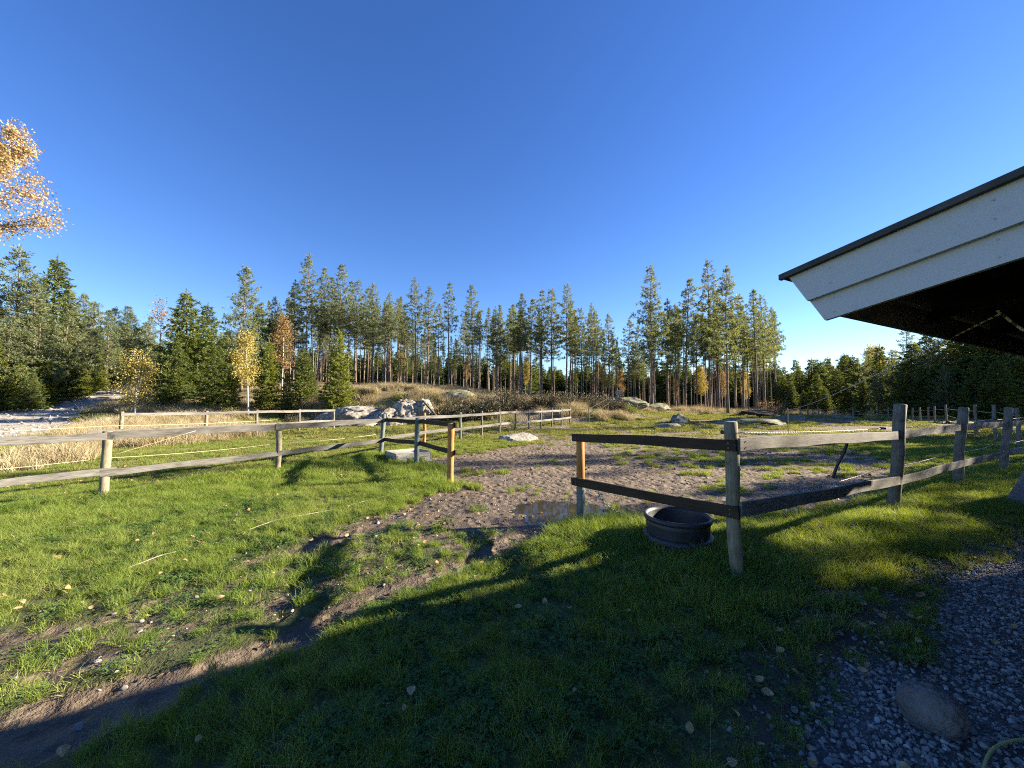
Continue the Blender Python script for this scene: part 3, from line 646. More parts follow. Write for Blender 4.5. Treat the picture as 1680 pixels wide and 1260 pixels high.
rope_obj('ground_rope', [gpt(px_, 957 - (px_ - 150) * (957 - 796) / 588.0 - 14 * math.sin((px_ - 150) / 588.0 * 3.14), 0.028 + 0.02 * math.sin(px_ * 0.031)) for px_ in range(150, 745, 28)], 0.0045, 'straw_rope', 'pale rope lying across the lit lawn towards the orange gate post', 'rope')
rope_obj('slack_rope', [(pG[0] + 0.17, pG[1] - 0.02, 0.42), (pG[0] + 0.27, pG[1] - 0.05, 0.24), (pG[0] + 0.40, pG[1] - 0.1, 0.13), (pG[0] + 0.52, pG[1] - 0.16, 0.11), (pG[0] + 0.66, pG[1] - 0.22, 0.06)], 0.006, 'rope', 'white cord hanging slack from the lower gate rail into the grass', 'rope')
rope_obj('garden_hose', [gpt(1612, 1290, 0.02), gpt(1612, 1258, 0.02), gpt(1625, 1232, 0.03), gpt(1650, 1217, 0.03), gpt(1690, 1210, 0.03), gpt(1760, 1215, 0.02)], 0.006, 'cord', 'thin yellow hose curling over the gravel beside the stone', 'hose')
v_ = off(p1, p2, -0.05); s_ = np.array(p1) + (np.array(p2) - np.array(p1)) * 0.66
st_top = (s_[0] + v_[0], s_[1] + v_[1], 1.0)
rope_obj('rubber_strap', [st_top, (st_top[0] - 0.05, st_top[1], 0.86), (st_top[0] - 0.11, st_top[1] + 0.02, 0.72), (st_top[0] - 0.17, st_top[1] + 0.02, 0.57)], 0.018, 'plastic', 'black rubber strap hanging from the top rail between two posts', 'strap')
for i, (a_, b_, lab) in enumerate((((1075, 745), (1115, 760), 'thin pale stick lying on the paddock mud beyond the dark rail'), ((975, 722), (1003, 731), 'bent grey twig on the paddock close to the gate post top'), ((655, 818), (700, 806), 'short pale stick in the grass beside the mud track'))):
    rope_obj('stick', [gpt(*a_, 0.03), gpt((a_[0] + b_[0]) / 2, (a_[1] + b_[1]) / 2 + 1.5, 0.04), gpt(*b_, 0.03)], 0.012 if i < 2 else 0.016, 'pale_wood', lab, 'stick')

# ------------------------------------------------------------------ rocks
def rock(name, loc, size, rz, seed, mat, label, sub=4, rough=0.28, crack=0.18, sink=0.25, group=None, flat=0.0, tilt=(0, 0)):
    bm = bmesh.new(); bmesh.ops.create_icosphere(bm, subdivisions=sub, radius=1.0)
    so = Vector((seed * 3.7, seed * 1.3, seed * 9.1)); pr = random.Random(seed)
    planes = [(Vector((pr.gauss(0, 1), pr.gauss(0, 1), pr.gauss(0.2, 0.8))).normalized(), pr.uniform(0.62, 0.95)) for _ in range(0 if crack < 0.05 else 24)]
    for v in bm.verts:
        d = v.co.normalized(); q = d * 1.1 + so
        p_ = d * (1.05 + rough * 0.8 * mnoise.fractal(q, 0.9, 2.1, 4))
        for pn, ph_ in planes:                       # split faces
            e_ = p_.dot(pn) - ph_
            if e_ > 0: p_ = p_ - pn * (e_ * 0.9)
        kk = mnoise.noise(d * 5 + so); dist = mnoise.voronoi(Vector((d.x * 2.2, d.y * 2.2, d.z * 1.1)) + so)[0]
        p_ = p_ * (1 + 0.04 * kk + 0.05 * mnoise.fractal(d * 7 + so, 0.8, 2.2, 3) + crack * 0.22 * (0.5 - abs(mnoise.noise(Vector((d.x * 3, d.y * 3, d.z * 1.6)) + so)) * 2) - crack * 0.5 * max(0, 0.07 - (dist[1] - dist[0])) / 0.07)
        if flat: p_.z = min(p_.z, 0.62 + 0.12 * kk)
        v.co = Vector((p_.x * size[0], p_.y * size[1], p_.z * size[2]))
    me = bpy.data.meshes.new(name); bm.to_mesh(me); bm.free(); me.materials.append(M[mat])
    for p_ in me.polygons: p_.use_smooth = sub >= 4
    o = link(bpy.data.objects.new(name, me)); o.location = (loc[0], loc[1], H1(loc[0], loc[1]) + size[2] * (1 - 2 * sink)); o.rotation_euler = (tilt[0], tilt[1], rz)
    return tag(o, label, 'rock', group)
q = U(1530, 1178); rock('stone', q, (0.112, 0.096, 0.110), R(-40), 2, 'grey_stone', 'rounded grey stone lying on the gravel in the shade', 5, 0.14, 0.04, 0.20)
q = U(848, 724); rock('flat_rock', (q[0] + 0.05, q[1] + 0.4), (0.95, 0.55, 0.34), R(14), 5, 'pale_rock', 'low pale rock slab rising from the paddock grass', 5, 0.3, 0.12, 0.47)
q = U(150, 703); rock('boulder', (q[0], q[1] + 0.3), (0.75, 0.6, 0.45), R(20), 7, 'mossy_rock', 'grey boulder at the edge of the gravel road by the fence end', 4, 0.2, 0.08, 0.35)
q = U(1098, 702); rock('flat_rock', (q[0], q[1] + 0.3), (0.95, 0.6, 0.28), R(5), 9, 'pale_rock', 'small sunlit flat rock in the far paddock grass', 3, 0.2, 0.1, 0.38)
q = U(1124, 697); rock('boulder', (q[0], q[1] + 0.8), (0.9, 0.7, 0.5), R(40), 11, 'mossy_rock', 'dark mossy boulder just behind the small flat rock', 3, 0.25, 0.12, 0.35)
for i, (pp, sz, lab) in enumerate((((1250, 699), (2.4, 1.2, 0.34), 'long mossy ledge at the far end of the paddock behind the near post'), ((1305, 694), (1.6, 0.9, 0.34), 'mossy rock hump beside the long ledge below the pines'), ((1395, 692), (1.2, 0.8, 0.3), 'flat pale rock in the shade before the wire fence'), ((1600, 699), (1.0, 0.7, 0.25), 'low rock in the deep shade near the wire fence posts'))):
    q = U(*pp); rock('rock_ledge', (q[0], q[1] + sz[1] * 0.8), sz, R(4 + 7 * i), 20 + i, 'mossy_rock', lab, 4, 0.25, 0.15, 0.40)
# rounded outcrop right of centre
for i, (px_, y_, sz, lab) in enumerate(((1022, 34.5, (2.3, 1.5, 1.0), 'rounded grey outcrop with a smaller stone on top'), (1040, 35.5, (1.5, 1.1, 0.9), 'cracked grey rock at the right shoulder of the rounded outcrop'), (1075, 38, (2.2, 1.2, 0.55), 'flat sunlit rock between the first pine trunks'))):
    rock('rock_outcrop', (x_at(px_, y_), y_), sz, R(15 * i), 40 + i, 'mossy_rock', lab, 4, 0.25, 0.2, 0.30)
z_ = H1(x_at(1016, 34.5), 34.5); o = rock('boulder', (x_at(1016, 34.2), 34.2), (0.5, 0.4, 0.3), 0.3, 47, 'pale_rock', 'small pale stone perched on the rounded outcrop', 3, 0.2, 0.1); o.location.z = z_ + 1.45
# the pale outcrop behind the fences
OC = [((590, 25.2), (2.2, 1.5, 0.95), 4, 'big pale granite dome below the young spruce'), ((632, 24.8), (1.2, 1.1, 0.75), 50, 'pale jagged rock between the granite dome and the cut face'),
      ((668, 25.4), (1.3, 1.2, 1.15), 25, 'white cut rock face with upright cracks left of the dark slab'), ((695, 25.8), (0.95, 1.0, 1.05), -20, 'grey block with a dark timber leaning on it'),
      ((570, 22.4), (2.3, 0.9, 0.42), 8, 'low pale ledge along the foot of the granite dome'), ((505, 21.6), (1.7, 0.8, 0.40), 12, 'low pale ledge behind the last lane fence posts'),
      ((450, 20.6), (0.8, 0.5, 0.28), 30, 'small pale rock in the grass under the lane fence'), ((637, 22.8), (1.1, 0.6, 0.28), -10, 'flat pale rock lip at the edge of the lit meadow'),
      ((752, 28.4), (1.5, 1.0, 0.6), 12, 'grey rock face under the dry grass crest'), ((548, 25.8), (1.3, 1.1, 0.6), 40, 'pale stepped rock left of the granite dome'),
      ((612, 24.2), (1.0, 0.8, 0.55), 70, 'pale broken block in front of the granite dome'), ((652, 24.3), (0.8, 0.7, 0.5), 20, 'small broken rock at the foot of the cut face')]
for i, ((px_, y_), sz, rz, lab) in enumerate(OC):
    rock('rock_outcrop', (x_at(px_, y_), y_), sz, R(rz), 60 + i * 3, 'mossy_rock' if i == 8 else 'pale_rock', lab, 5 if i < 5 else 4, 0.30, 0.34, 0.30 if i < 4 else 0.36)
bt = at_depth(668, 645, 24.6)
sl = MB(); sl.box((-0.68, -0.08, -0.05), (0.68, 0.08, 0.05)); o = sl.build('fallen_pole', M['dark_bark']); o.location = at_depth(705, 670, 24.2); o.rotation_euler = (0.0, R(47), R(-8)); tag(o, 'dark fallen timber leaning against the white rock face', 'timber')

# ------------------------------------------------------------------ trees: a few grown shapes, copied one by one
def spray(mb, C, D, rng, n, L, W, spread=0.9, up=0.25):
    """n needle tufts round each point of C (axis D)"""
    k = len(C); CC = np.repeat(C, n, 0); DD = np.repeat(D, n, 0) + rng.normal(size=(k * n, 3)) * spread + np.array([0, 0, up])
    mb.leaves(CC + rng.normal(size=CC.shape) * L * 0.22, DD, L * rng.uniform(0.6, 1.2, k * n), W * rng.uniform(0.7, 1.3, k * n), rng)
def trunk_path(H, rng, bend=0.015, k=12):
    ph = rng.uniform(0, 6, 2); b = rng.uniform(-1, 1, 2) * bend * H
    t = np.linspace(0, 1, k); return np.stack([b[0] * t * t + 0.004 * H * np.sin(t * 7 + ph[0]) * t, b[1] * t * t + 0.004 * H * np.sin(t * 6 + ph[1]) * t, t * H], 1)
def on_path(P, z, H):
    t = np.clip(z / H, 0, 1) * (len(P) - 1); i = np.minimum(t.astype(int), len(P) - 2); f = (t - i)[:, None]; return P[i] * (1 - f) + P[i + 1] * f
def make_pine(seed, H=15.0, cs=0.5, wid=1.7, r0=0.15, dense=1.0, needle='pine_needles', young=False, tuft=0.34):
    rng = np.random.default_rng(seed); P = trunk_path(H, rng); tr, cr, st = MB(), MB(), MB()
    tt = np.linspace(0, 1, 12); Pb = P.copy(); Pb[0, 2] = -0.3
    tr.tube(Pb, r0 * (1 - 0.86 * tt ** 1.1) * np.where(tt == 0, 1.35, 1), 9)
    z0 = H * cs; z = z0
    for _ in range(int(10 * (1 - cs) * 2 + 5) if cs > 0.2 else 0):     # dead stubs on the bare trunk
        zz = rng.uniform(H * 0.15, z0); a_ = rng.uniform(0, 6.28); p_ = on_path(P, np.array([zz]), H)[0]; L = rng.uniform(0.25, 0.9) * wid / 1.7
        st.tube([p_, p_ + np.array([math.cos(a_) * L, math.sin(a_) * L, -0.12 * L])], [0.02, 0.006], 3, False)
    tips, dirs = [], []
    while z < H * 0.985:
        u = (z - z0) / (H - z0); nb = max(3, int(rng.integers(3, 6) * dense + 0.5))
        prof = (0.55 + 0.55 * math.sin(min(1, u * 3.4) * 1.5)) * (1 - u) ** (0.95 if not young else 0.85) + 0.06
        a0 = rng.uniform(0, 6.28); bp = on_path(P, np.array([z]), H)[0]
        for j in range(nb):
            a_ = a0 + j * 6.28 / nb + rng.uniform(-0.45, 0.45); L = wid * prof * rng.uniform(0.45, 1.35)
            el = -0.22 + 0.85 * u + rng.uniform(-0.18, 0.18); k = 6; s_ = np.linspace(0, 1, k)
            h_ = np.array([math.cos(a_), math.sin(a_), 0]); B = bp + h_ * (s_ * L)[:, None] + np.array([0, 0, 1.0]) * (s_ * L * el + 0.25 * L * s_ ** 2)[:, None]
            st.tube(B[[0, 2, 5]], [0.028 * (1 - u) + 0.010, 0.018 * (1 - u) + 0.007, 0.004], 3, False)
            m = max(2, int(L * 5.6 * dense)); s2 = 1 - rng.uniform(0, 0.72, m) ** 1.3
            c_ = bp + h_ * (s2 * L)[:, None] + np.array([0, 0, 1.0]) * (s2 * L * el + 0.25 * L * s2 ** 2)[:, None]
            side = np.array([-h_[1], h_[0], 0]); lat = rng.normal(size=m) * 0.22 * L * (0.35 + s2 * 0.6)
            c_ = c_ + side * lat[:, None] + np.array([0, 0, 1]) * rng.normal(size=m)[:, None] * 0.05
            tips.append(c_); dirs.append(np.tile(h_ * 0.8 + np.array([0, 0, 0.35]), (m, 1)) + side * np.sign(lat)[:, None] * 0.5)
        z += rng.uniform(0.30, 0.54) * (H / 15.0) ** 0.5 / max(0.8, dense ** 0.5)
    tips.append(on_path(P, np.array([H * 0.98, H * 0.99, H]), H)); dirs.append(np.tile([0, 0, 1.0], (3, 1)))
    C, D = np.vstack(tips), np.vstack(dirs)
    spray(cr, C, D, rng, 12, tuft, tuft * 0.24)
    return tr.mesh('trunk', M['pine_bark'], True), cr.mesh('crown', M[needle]), st.mesh('branches', M['dark_bark']), H
def make_spruce(seed, H=8.0, wid=1.9, r0=0.12, needle='spruce_needles', dense=1.0, cs=0.04, ragged=0.25, tuft=0.22):
    rng = np.random.default_rng(seed); P = trunk_path(H, rng, 0.006); tr, cr, st = MB(), MB(), MB(); tt = np.linspace(0, 1, 12)
    Pb = P.copy(); Pb[0, 2] = -0.3; tr.tube(Pb, r0 * (1 - 0.93 * tt), 8)
    z = H * cs; C, D = [], []
    while z < H * 0.97:
        u = (z - H * cs) / (H * (1 - cs)); prof = (1 - u) ** 0.85 * (0.75 + 0.25 * min(1, u * 6)) + 0.03; nb = int((4 + 5 * (1 - u)) * dense + 0.5); a0 = rng.uniform(0, 6.28); bp = on_path(P, np.array([z]), H)[0]
        for j in range(nb):
            a_ = a0 + j * 6.28 / nb + rng.uniform(-0.3, 0.3); L = wid * prof * rng.uniform(1 - ragged * 1.6, 1 + ragged); droop = -0.42 * (1 - u) + 0.30 * u + rng.uniform(-0.1, 0.1)
            h_ = np.array([math.cos(a_), math.sin(a_), 0]); side = np.array([-h_[1], h_[0], 0]); m = max(3, int(L * 10 * dense)); s2 = 1 - rng.uniform(0, 0.9, m) ** 1.25
            zz = s2 * L * droop + 0.22 * L * s2 ** 2.2
            lat = rng.normal(size=m) * 0.20 * L * (1.05 - s2) + rng.normal(size=m) * 0.06
            C.append(bp + h_ * (s2 * L)[:, None] + side * lat[:, None] + np.array([0, 0, 1]) * zz[:, None]); D.append(np.tile(h_, (m, 1)) + side * np.sign(lat)[:, None] * 0.7 + np.array([0, 0, -0.12]))
            if rng.random() < 0.6: st.tube([bp, bp + h_ * L * 0.6 + np.array([0, 0, 0.6 * L * droop + 0.06 * L]), bp + h_ * L * 0.97 + np.array([0, 0, L * droop + 0.2 * L])], [0.02, 0.012, 0.004], 3, False)
        z += rng.uniform(0.16, 0.28) * (H / 8) ** 0.6
    C, D = np.vstack(C), np.vstack(D); spray(cr, C, D, rng, 8, tuft, tuft * 0.30, 0.6, -0.05)
    t_ = on_path(P, np.linspace(0.93, 1, 8) * H, H); spray(cr, t_, np.tile([0, 0, 1.0], (8, 1)), rng, 4, tuft * 0.8, tuft * 0.2, 0.5)
    return tr.mesh('trunk', M['dark_bark'], True), cr.mesh('crown', M[needle]), st.mesh('branches', M['dark_bark']), H
def make_birch(seed, H=5.0, wid=1.5, r0=0.06, leaf='yellow_leaves', bark='birch_bark', nleaf=2600, lsize=0.085, cs=0.25, stems=1, up=0.9, scatter=0.16):
    rng = np.random.default_rng(seed); tr, cr, st = MB(), MB(), MB(); tips = []
    for s_ in range(stems):
        P = trunk_path(H * (1 if s_ == 0 else rng.uniform(0.65, 0.95)), rng, 0.05 if stems == 1 else 0.14); Hs = P[-1, 2]; Pb = P.copy(); Pb[0, 2] = -0.25
        tt = np.linspace(0, 1, 12); tr.tube(Pb, r0 * (1 - 0.9 * tt) / (1 if stems == 1 else 1.4), 8)
        nb = int(34 / stems ** 0.6)
        for i in range(nb):
            u = rng.uniform(0, 1) ** 0.9; z = Hs * (cs + (1 - cs) * u * 0.97); a_ = rng.uniform(0, 6.28); L = wid * (0.35 + 0.75 * math.sin(0.5 + 2.2 * u)) * rng.uniform(0.55, 1.1) * (1.05 - 0.55 * u)
            bp = on_path(P, np.array([z]), Hs)[0]; h_ = np.array([math.cos(a_), math.sin(a_), up + 0.4 * u]); h_ /= np.linalg.norm(h_)
            k = np.linspace(0, 1, 5)[:, None]; B = bp + h_ * L * k + np.array([0, 0, -0.18 * L]) * k ** 2; st.tube(B, np.linspace(0.22, 0.05, 5) * r0 * (1.1 - 0.6 * u), 4, False)
            tips.append(B[2:]); 
            for _ in range(4):
                j = rng.integers(1, 4); d_ = h_ + rng.normal(size=3) * 0.6; l2 = L * rng.uniform(0.25, 0.5); E = B[j] + d_ / np.linalg.norm(d_) * l2 * np.linspace(0, 1, 4)[:, None] + np.array([0, 0, -0.12 * l2]) * np.linspace(0, 1, 4)[:, None] ** 2
                st.tube(E, np.linspace(0.07, 0.025, 4) * r0, 3, False); tips.append(E[1:])
    T = np.vstack(tips); idx = rng.integers(0, len(T), nleaf); C = T[idx] + rng.normal(size=(nleaf, 3)) * scatter * wid * 0.7
    cr.leaves(C, rng.normal(size=(nleaf, 3)) + np.array([0, 0, -0.4]), lsize * rng.uniform(0.7, 1.3, nleaf), lsize * 0.75, rng)
    return tr.mesh('trunk', M[bark], True), cr.mesh('crown', M[leaf]), st.mesh('branches', M[bark if bark == 'dark_bark' else 'dark_bark']), H
def make_bush(seed, w=1.0, h=0.9, leaf='heath', n=900, ls=0.12):
    rng = np.random.default_rng(seed); cr = MB(); st = MB()
    k = 26; a_ = rng.uniform(0, 6.28, k); rr_ = np.sqrt(rng.uniform(0, 1, k)) * w * 0.75
    tips = np.stack([rr_ * np.cos(a_), rr_ * np.sin(a_), h * (1.0 - 0.5 * (rr_ / w) ** 2) * rng.uniform(0.55, 1.1, k)], 1)
    for t_ in tips: st.tube([t_ * np.array([0.35, 0.35, 0.0]) - np.array([0, 0, 0.1]), t_ * np.array([0.7, 0.7, 0.6]), t_], [0.02, 0.012, 0.004], 3, False)
    i = rng.integers(0, k, n); s_ = rng.uniform(0.25, 1.05, n)[:, None]; C = tips[i] * s_ * np.array([1, 1, 1]) + rng.normal(size=(n, 3)) * 0.13 * w
    C[:, 2] = np.abs(C[:, 2]); cr.leaves(C, rng.normal(size=(n, 3)) + np.array([0, 0, 0.7]), ls * rng.uniform(0.6, 1.4, n), ls * 0.4, rng)
    return st.mesh('stems', M['dark_bark']), cr.mesh('foliage', M[leaf])
PINES = [make_pine(100 + i, 15, cs, w, 0.13, d, tuft=0.25) for i, (cs, w, d) in enumerate(((0.46, 1.75, 1.1), (0.52, 1.6, 1.05), (0.38, 2.0, 1.1), (0.56, 1.5, 1.0), (0.48, 1.85, 1.15), (0.33, 1.9, 1.15), (0.60, 1.3, 0.9), (0.66, 1.15, 0.9)))]
YPINES = [make_pine(130 + i, 10, cs, w, 0.12, 1.25, 'pine_needles', True, 0.22) for i, (cs, w) in enumerate(((0.10, 2.0), (0.18, 1.9), (0.05, 2.3)))]
SPRUCES = [make_spruce(150 + i, 8, w, 0.11, n_, 1.0, cs, rg_) for i, (w, n_, cs, rg_) in enumerate(((2.0, 'spruce_needles', 0.03, 0.25), (1.7, 'spruce_needles', 0.05, 0.3), (1.7, 'young_spruce', 0.10, 0.22), (2.2, 'spruce_needles', 0.10, 0.35)))]
BIRCHES = [make_birch(170, 5, 1.35, 0.05, nleaf=4200), make_birch(171, 6, 1.5, 0.06, 'orange_leaves', 'birch_bark', 4000), make_birch(172, 3.4, 1.25, 0.05, 'yellow_leaves', 'birch_bark', 3800, 0.07, 0.18, 3), make_birch(173, 5, 1.3, 0.05, 'orange_leaves', 'dark_bark', 700, 0.09)]
BUSHES = [make_bush(190, 1.1, 0.9), make_bush(191, 1.3, 1.1, 'heath', 1000, 0.13), make_bush(192, 1.0, 0.8, 'young_spruce', 800, 0.10), make_bush(193, 0.9, 1.4, 'orange_leaves', 500, 0.09)]
trng = random.Random(11)
def tree(kind, var, x, y, Ht, label, cat, group=None, wide=1.0, lean=(0, 0)):
    tr, cr, st, H0 = var; s_ = Ht / H0; z = H1(x, y)
    r_ = empty(kind, (x, y, z), trng.uniform(0, 6.28)); r_.scale = (s_ * wide, s_ * wide, s_); r_.rotation_euler[0] = lean[0] + trng.gauss(0, 0.016); r_.rotation_euler[1] = lean[1] + trng.gauss(0, 0.016)
    link(bpy.data.objects.new('trunk', tr), r_); c_ = link(bpy.data.objects.new('crown', cr), r_); tag(link(bpy.data.objects.new('branches', st), c_), kind='stuff')
    return tag(r_, label, cat, group)
def tree_px(kind, var, px_, top, y, label, cat, group=None, wide=1.0):
    x = x_at(px_, y); Ht = at_depth(px_, top, y)[2] - H1(x, y); return tree(kind, var, x, y, max(1.0, Ht), label, cat, group, wide)
def bush(var, x, y, s_, label, cat='shrub', group=None, kind='shrub'):
    r_ = empty(kind, (x, y, H1(x, y) - 0.03), trng.uniform(0, 6.28)); r_.scale = (s_, s_, s_ * trng.uniform(0.8, 1.15))
    link(bpy.data.objects.new('stems', var[0]), r_); link(bpy.data.objects.new('foliage', var[1]), r_); return tag(r_, label, cat, group)

STAND = 'slender bare-trunked pine in the dense stand beyond the paddock'
G_ST = 'pines of the dense stand'
SKY = []
def sky_label(px_, y):
    x = x_at(px_, y); best = min(NAMED, key=lambda q_: abs(q_[0] - px_)); k = len(SKY); SKY.append(px_)
    return ORD[sorted(ALLSKY).index(px_)] + ' pine from the left along the skyline of the stand'
_o = 'first second third fourth fifth sixth seventh eighth ninth tenth eleventh twelfth thirteenth fourteenth fifteenth sixteenth seventeenth eighteenth nineteenth'.split()
ORD = _o + ['twentieth'] + ['twenty-' + q_ for q_ in _o[:9]] + ['thirtieth'] + ['thirty-' + q_ for q_ in _o[:9]] + ['fortieth'] + ['forty-' + q_ for q_ in _o[:9]]
NAMED = [(502, 421, 46, 0, 'tallest pine at the left end of the stand, above the orange birch'), (556, 436, 45, 4, 'tall pine rising straight behind the small bright spruce'),
         (682, 456, 44, 1, 'tall pine standing clear left of the first gap in the stand'), (736, 464, 44, 3, 'narrow pine alone between two gaps in the stand'),
         (776, 469, 44, 0, 'bushy-topped pine right of the narrow lone pine'), (929, 467, 46, 1, 'pointed pine above the end of the far fence'),
         (1165, 429, 43, 2, 'tallest thick pine with a bare lower trunk, right group'), (1242, 477, 41.5, 4, 'last broad pine at the right end of the group')]
for px_, top, y, v, lab in NAMED: tree_px('pine_tree', PINES[v], px_, top, y, lab, 'pine')
tree_px('pine_tree', PINES[2], 1070, 434, 39, 'tall pine standing forward beside the rounded outcrop', 'pine')
tree_px('pine_tree', PINES[5], 1194, 438, 37.5, 'broad green pine nearest the paddock with a dark heap beside it', 'pine')
tree_px('pine_tree', YPINES[1], 395, 441, 36, 'loose-crowned pine standing alone above the yellow birches', 'pine', None, 0.9)
SKYLINE = [(452, 487, 45), (480, 459, 47), (520, 440, 48), (537, 456, 49), (569, 461, 47), (581, 459, 50), (611, 467, 45), (637, 480, 47), (700, 471, 47), (719, 498, 46), (815, 505, 45), (854, 481, 46), (870, 492, 48), (889, 475, 46), (905, 471, 47), (954, 505, 47), (975, 499, 45), (1000, 515, 48), (1030, 524, 46), (1096, 491, 40.5), (1124, 461, 41.5), (1144, 520, 45), (1220, 487, 44), (1255, 486, 45), (596, 470, 48), (655, 492, 50), (1108, 500, 44), (1180, 480, 47), (1205, 500, 46), (842, 500, 50), (940, 500, 50), (665, 500, 46), (760, 520, 52), (1050, 540, 52)]
ALLSKY = [q_[0] for q_ in SKYLINE] + [q_[0] for q_ in NAMED] + [1070, 1194]
for i, (px_, top, y) in enumerate(SKYLINE):
    tree_px('pine_tree', PINES[(i * 5 + i // 3) % 6], px_, top, y, sky_label(px_, y), 'pine', G_ST, trng.uniform(0.85, 1.1))
for i in range(235):                             # the depth of the stand
    px_ = trng.uniform(430, 1275); y = trng.uniform(45, 76); top = trng.uniform(500, 560) + (40 if 985 < px_ < 1060 or 705 < px_ < 760 else 0) + (-15 if px_ < 660 else 0)
    tree_px('pine_tree', PINES[trng.choice((1, 3, 6, 6, 7, 7, 7))], px_, top, y, STAND, 'pine', G_ST, trng.uniform(0.7, 0.95))
# undergrowth inside and behind the stand
for i in range(14):
    px_ = trng.uniform(850, 1290); y = trng.uniform(74, 100)
    tree_px('spruce_tree', SPRUCES[trng.randrange(4)], px_, trng.uniform(598, 632), y, 'far dark spruce glimpsed between the pine trunks', 'spruce', 'far spruces behind the stand', 1.1)
for i, (px_, top, y) in enumerate([(862, 585, 50), (990, 600, 44), (1150, 600, 52), (1185, 612, 54), (720, 585, 48), (1020, 610, 50), (1225, 612, 50), (765, 590, 50), (660, 580, 46), (1110, 625, 46)]):
    tree_px('birch_tree', BIRCHES[i % 2], px_, top, y, 'small yellow birch among the pine trunks', 'birch', 'birches inside the stand', 0.75)
# left: wood along the gravel road
LEFT = [(18, 405, 29, YPINES[0], 'pine_tree', 'big dense pine at the left picture edge below the birch', 'pine'), (78, 420, 32, SPRUCES[1], 'spruce_tree', 'thin-topped spruce overtopping its neighbours on the left', 'spruce'), (52, 462, 29, YPINES[2], 'pine_tree', 'wide low pine between the edge pine and the thin-topped spruce', 'pine'),
        (308, 477, 30, SPRUCES[0], 'spruce_tree', 'big dark spruce standing right of the gravel road', 'spruce'), (334, 497, 32, SPRUCES[1], 'spruce_tree', 'narrow spruce leaning close behind the big dark spruce', 'spruce'), (258, 495, 46, BIRCHES[3], 'birch_tree', 'thin brown birch rising above the road bend', 'birch'),
        (556, 540, 26.5, SPRUCES[2], 'spruce_tree', 'small bright green spruce on top of the granite dome', 'spruce'), (222, 572, 23.5, BIRCHES[2], 'birch_tree', 'round yellow birch shrub in the dry grass by the road', 'birch'),
        (408, 548, 24.5, BIRCHES[0], 'birch_tree', 'bright yellow birch in front of the lone pine', 'birch'), (462, 525, 31, BIRCHES[1], 'birch_tree', 'orange birch left of the tallest pines', 'birch'), (440, 560, 27, SPRUCES[2], 'spruce_tree', 'bright young spruce right of the yellow birch', 'spruce'), (380, 600, 25, SPRUCES[2], 'spruce_tree', 'low young spruce at the foot of the yellow birch', 'spruce'), (500, 572, 28, SPRUCES[0], 'spruce_tree', 'dark spruce left of the small bright spruce', 'spruce'),
        (350, 585, 26, SPRUCES[3], 'spruce_tree', 'spreading dark spruce at the end of the lane fence', 'spruce'), (285, 560, 27, SPRUCES[3], 'spruce_tree', 'drooping spruce at the foot of the big dark spruce', 'spruce'), (470, 610, 26, SPRUCES[1], 'spruce_tree', 'small spruce beneath the orange birch', 'spruce')]
for px_, top, y, v, kd, lab, cat in LEFT: tree_px(kd, v, px_, top, y, lab, cat, None, 1.15 if 'dark spruce' in lab else 1.0)
for i, (px_, top, y) in enumerate([(108, 480, 33), (125, 483, 36), (150, 497, 38), (140, 520, 33), (185, 507, 42), (203, 503, 46), (215, 515, 44), (172, 510, 37), (235, 530, 50), (95, 500, 30), (60, 520, 27.5), (10, 520, 26.5), (240, 520, 55), (228, 545, 60), (-20, 470, 28), (-60, 440, 28), (120, 545, 32)]):
    tree_px('pine_tree', YPINES[i % 3] if i % 3 else YPINES[1], px_, top, y, 'young pine in the wood along the left of the gravel road', 'pine', 'pines along the road', trng.uniform(0.85, 1.1))
for i, (px_, top, y) in enumerate([(30, 590, 26.5), (70, 580, 27.5), (100, 570, 30), (130, 585, 32), (160, 580, 35.5), (185, 570, 39), (-10, 560, 26), (145, 600, 33), (50, 610, 26), (205, 580, 44)]):
    tree_px('spruce_tree', SPRUCES[(2, 2, 3)[i % 3]], px_, top, y, 'young spruce at the foot of the roadside wood', 'spruce', 'young spruces by the road', 1.25)
for i, (px_, top, y) in enumerate([(265, 575, 42), (270, 600, 38), (420, 500, 50), (440, 520, 44), (370, 540, 40), (330, 560, 38)]):
    tree_px('spruce_tree', SPRUCES[i % 2], px_, top, y, 'spruce filling the slope behind the yellow birches', 'spruce', 'spruces on the slope', 1.1)
# the big yellow birch whose crown reaches in at the upper left
BB = make_birch(199, 12.5, 3.6, 0.15, 'pale_leaves', 'birch_bark', 19000, 0.085, 0.50, 1, 0.55, 0.055)
bbt = tree('birch_tree', BB, -20.8, 14.2, 12.0, 'tall yellow birch reaching in at the upper left corner', 'birch'); bbt.rotation_euler = (0, 0, R(232))
# right: low wood behind the paddock, taller and darker towards the stable
for i, (px_, top, y, k) in enumerate([(1330, 588, 60, 0), (1350, 592, 58, 1), (1362, 586, 62, 0), (1388, 580, 60, 1), (1401, 583, 57, 0), (1312, 606, 64, 1), (1298, 612, 66, 0), (1285, 616, 62, 1), (1340, 612, 52, 0), (1375, 605, 50, 1), (1300, 628, 54, 0), (1410, 600, 48, 1), (1318, 640, 50, 0), (1355, 635, 46, 0), (1390, 630, 44, 1), (1270, 625, 58, 1)]):
    tree_px('spruce_tree', SPRUCES[(1, 0)[k]], px_, top, y, 'dark spruce in the low wood behind the rope pole', 'spruce', 'low wood behind the paddock', 1.35)
tree_px('pine_tree', YPINES[0], 1432, 572, 44, 'sunlit pine at the left shoulder of the dark wood', 'pine', None, 1.1)
tree_px('birch_tree', BIRCHES[0], 1428, 570, 50, 'yellow birch top above the dark wood', 'birch'); tree_px('spruce_tree', SPRUCES[1], 1447, 566, 42, 'pointed spruce next to the yellow birch top', 'spruce', None, 1.2)
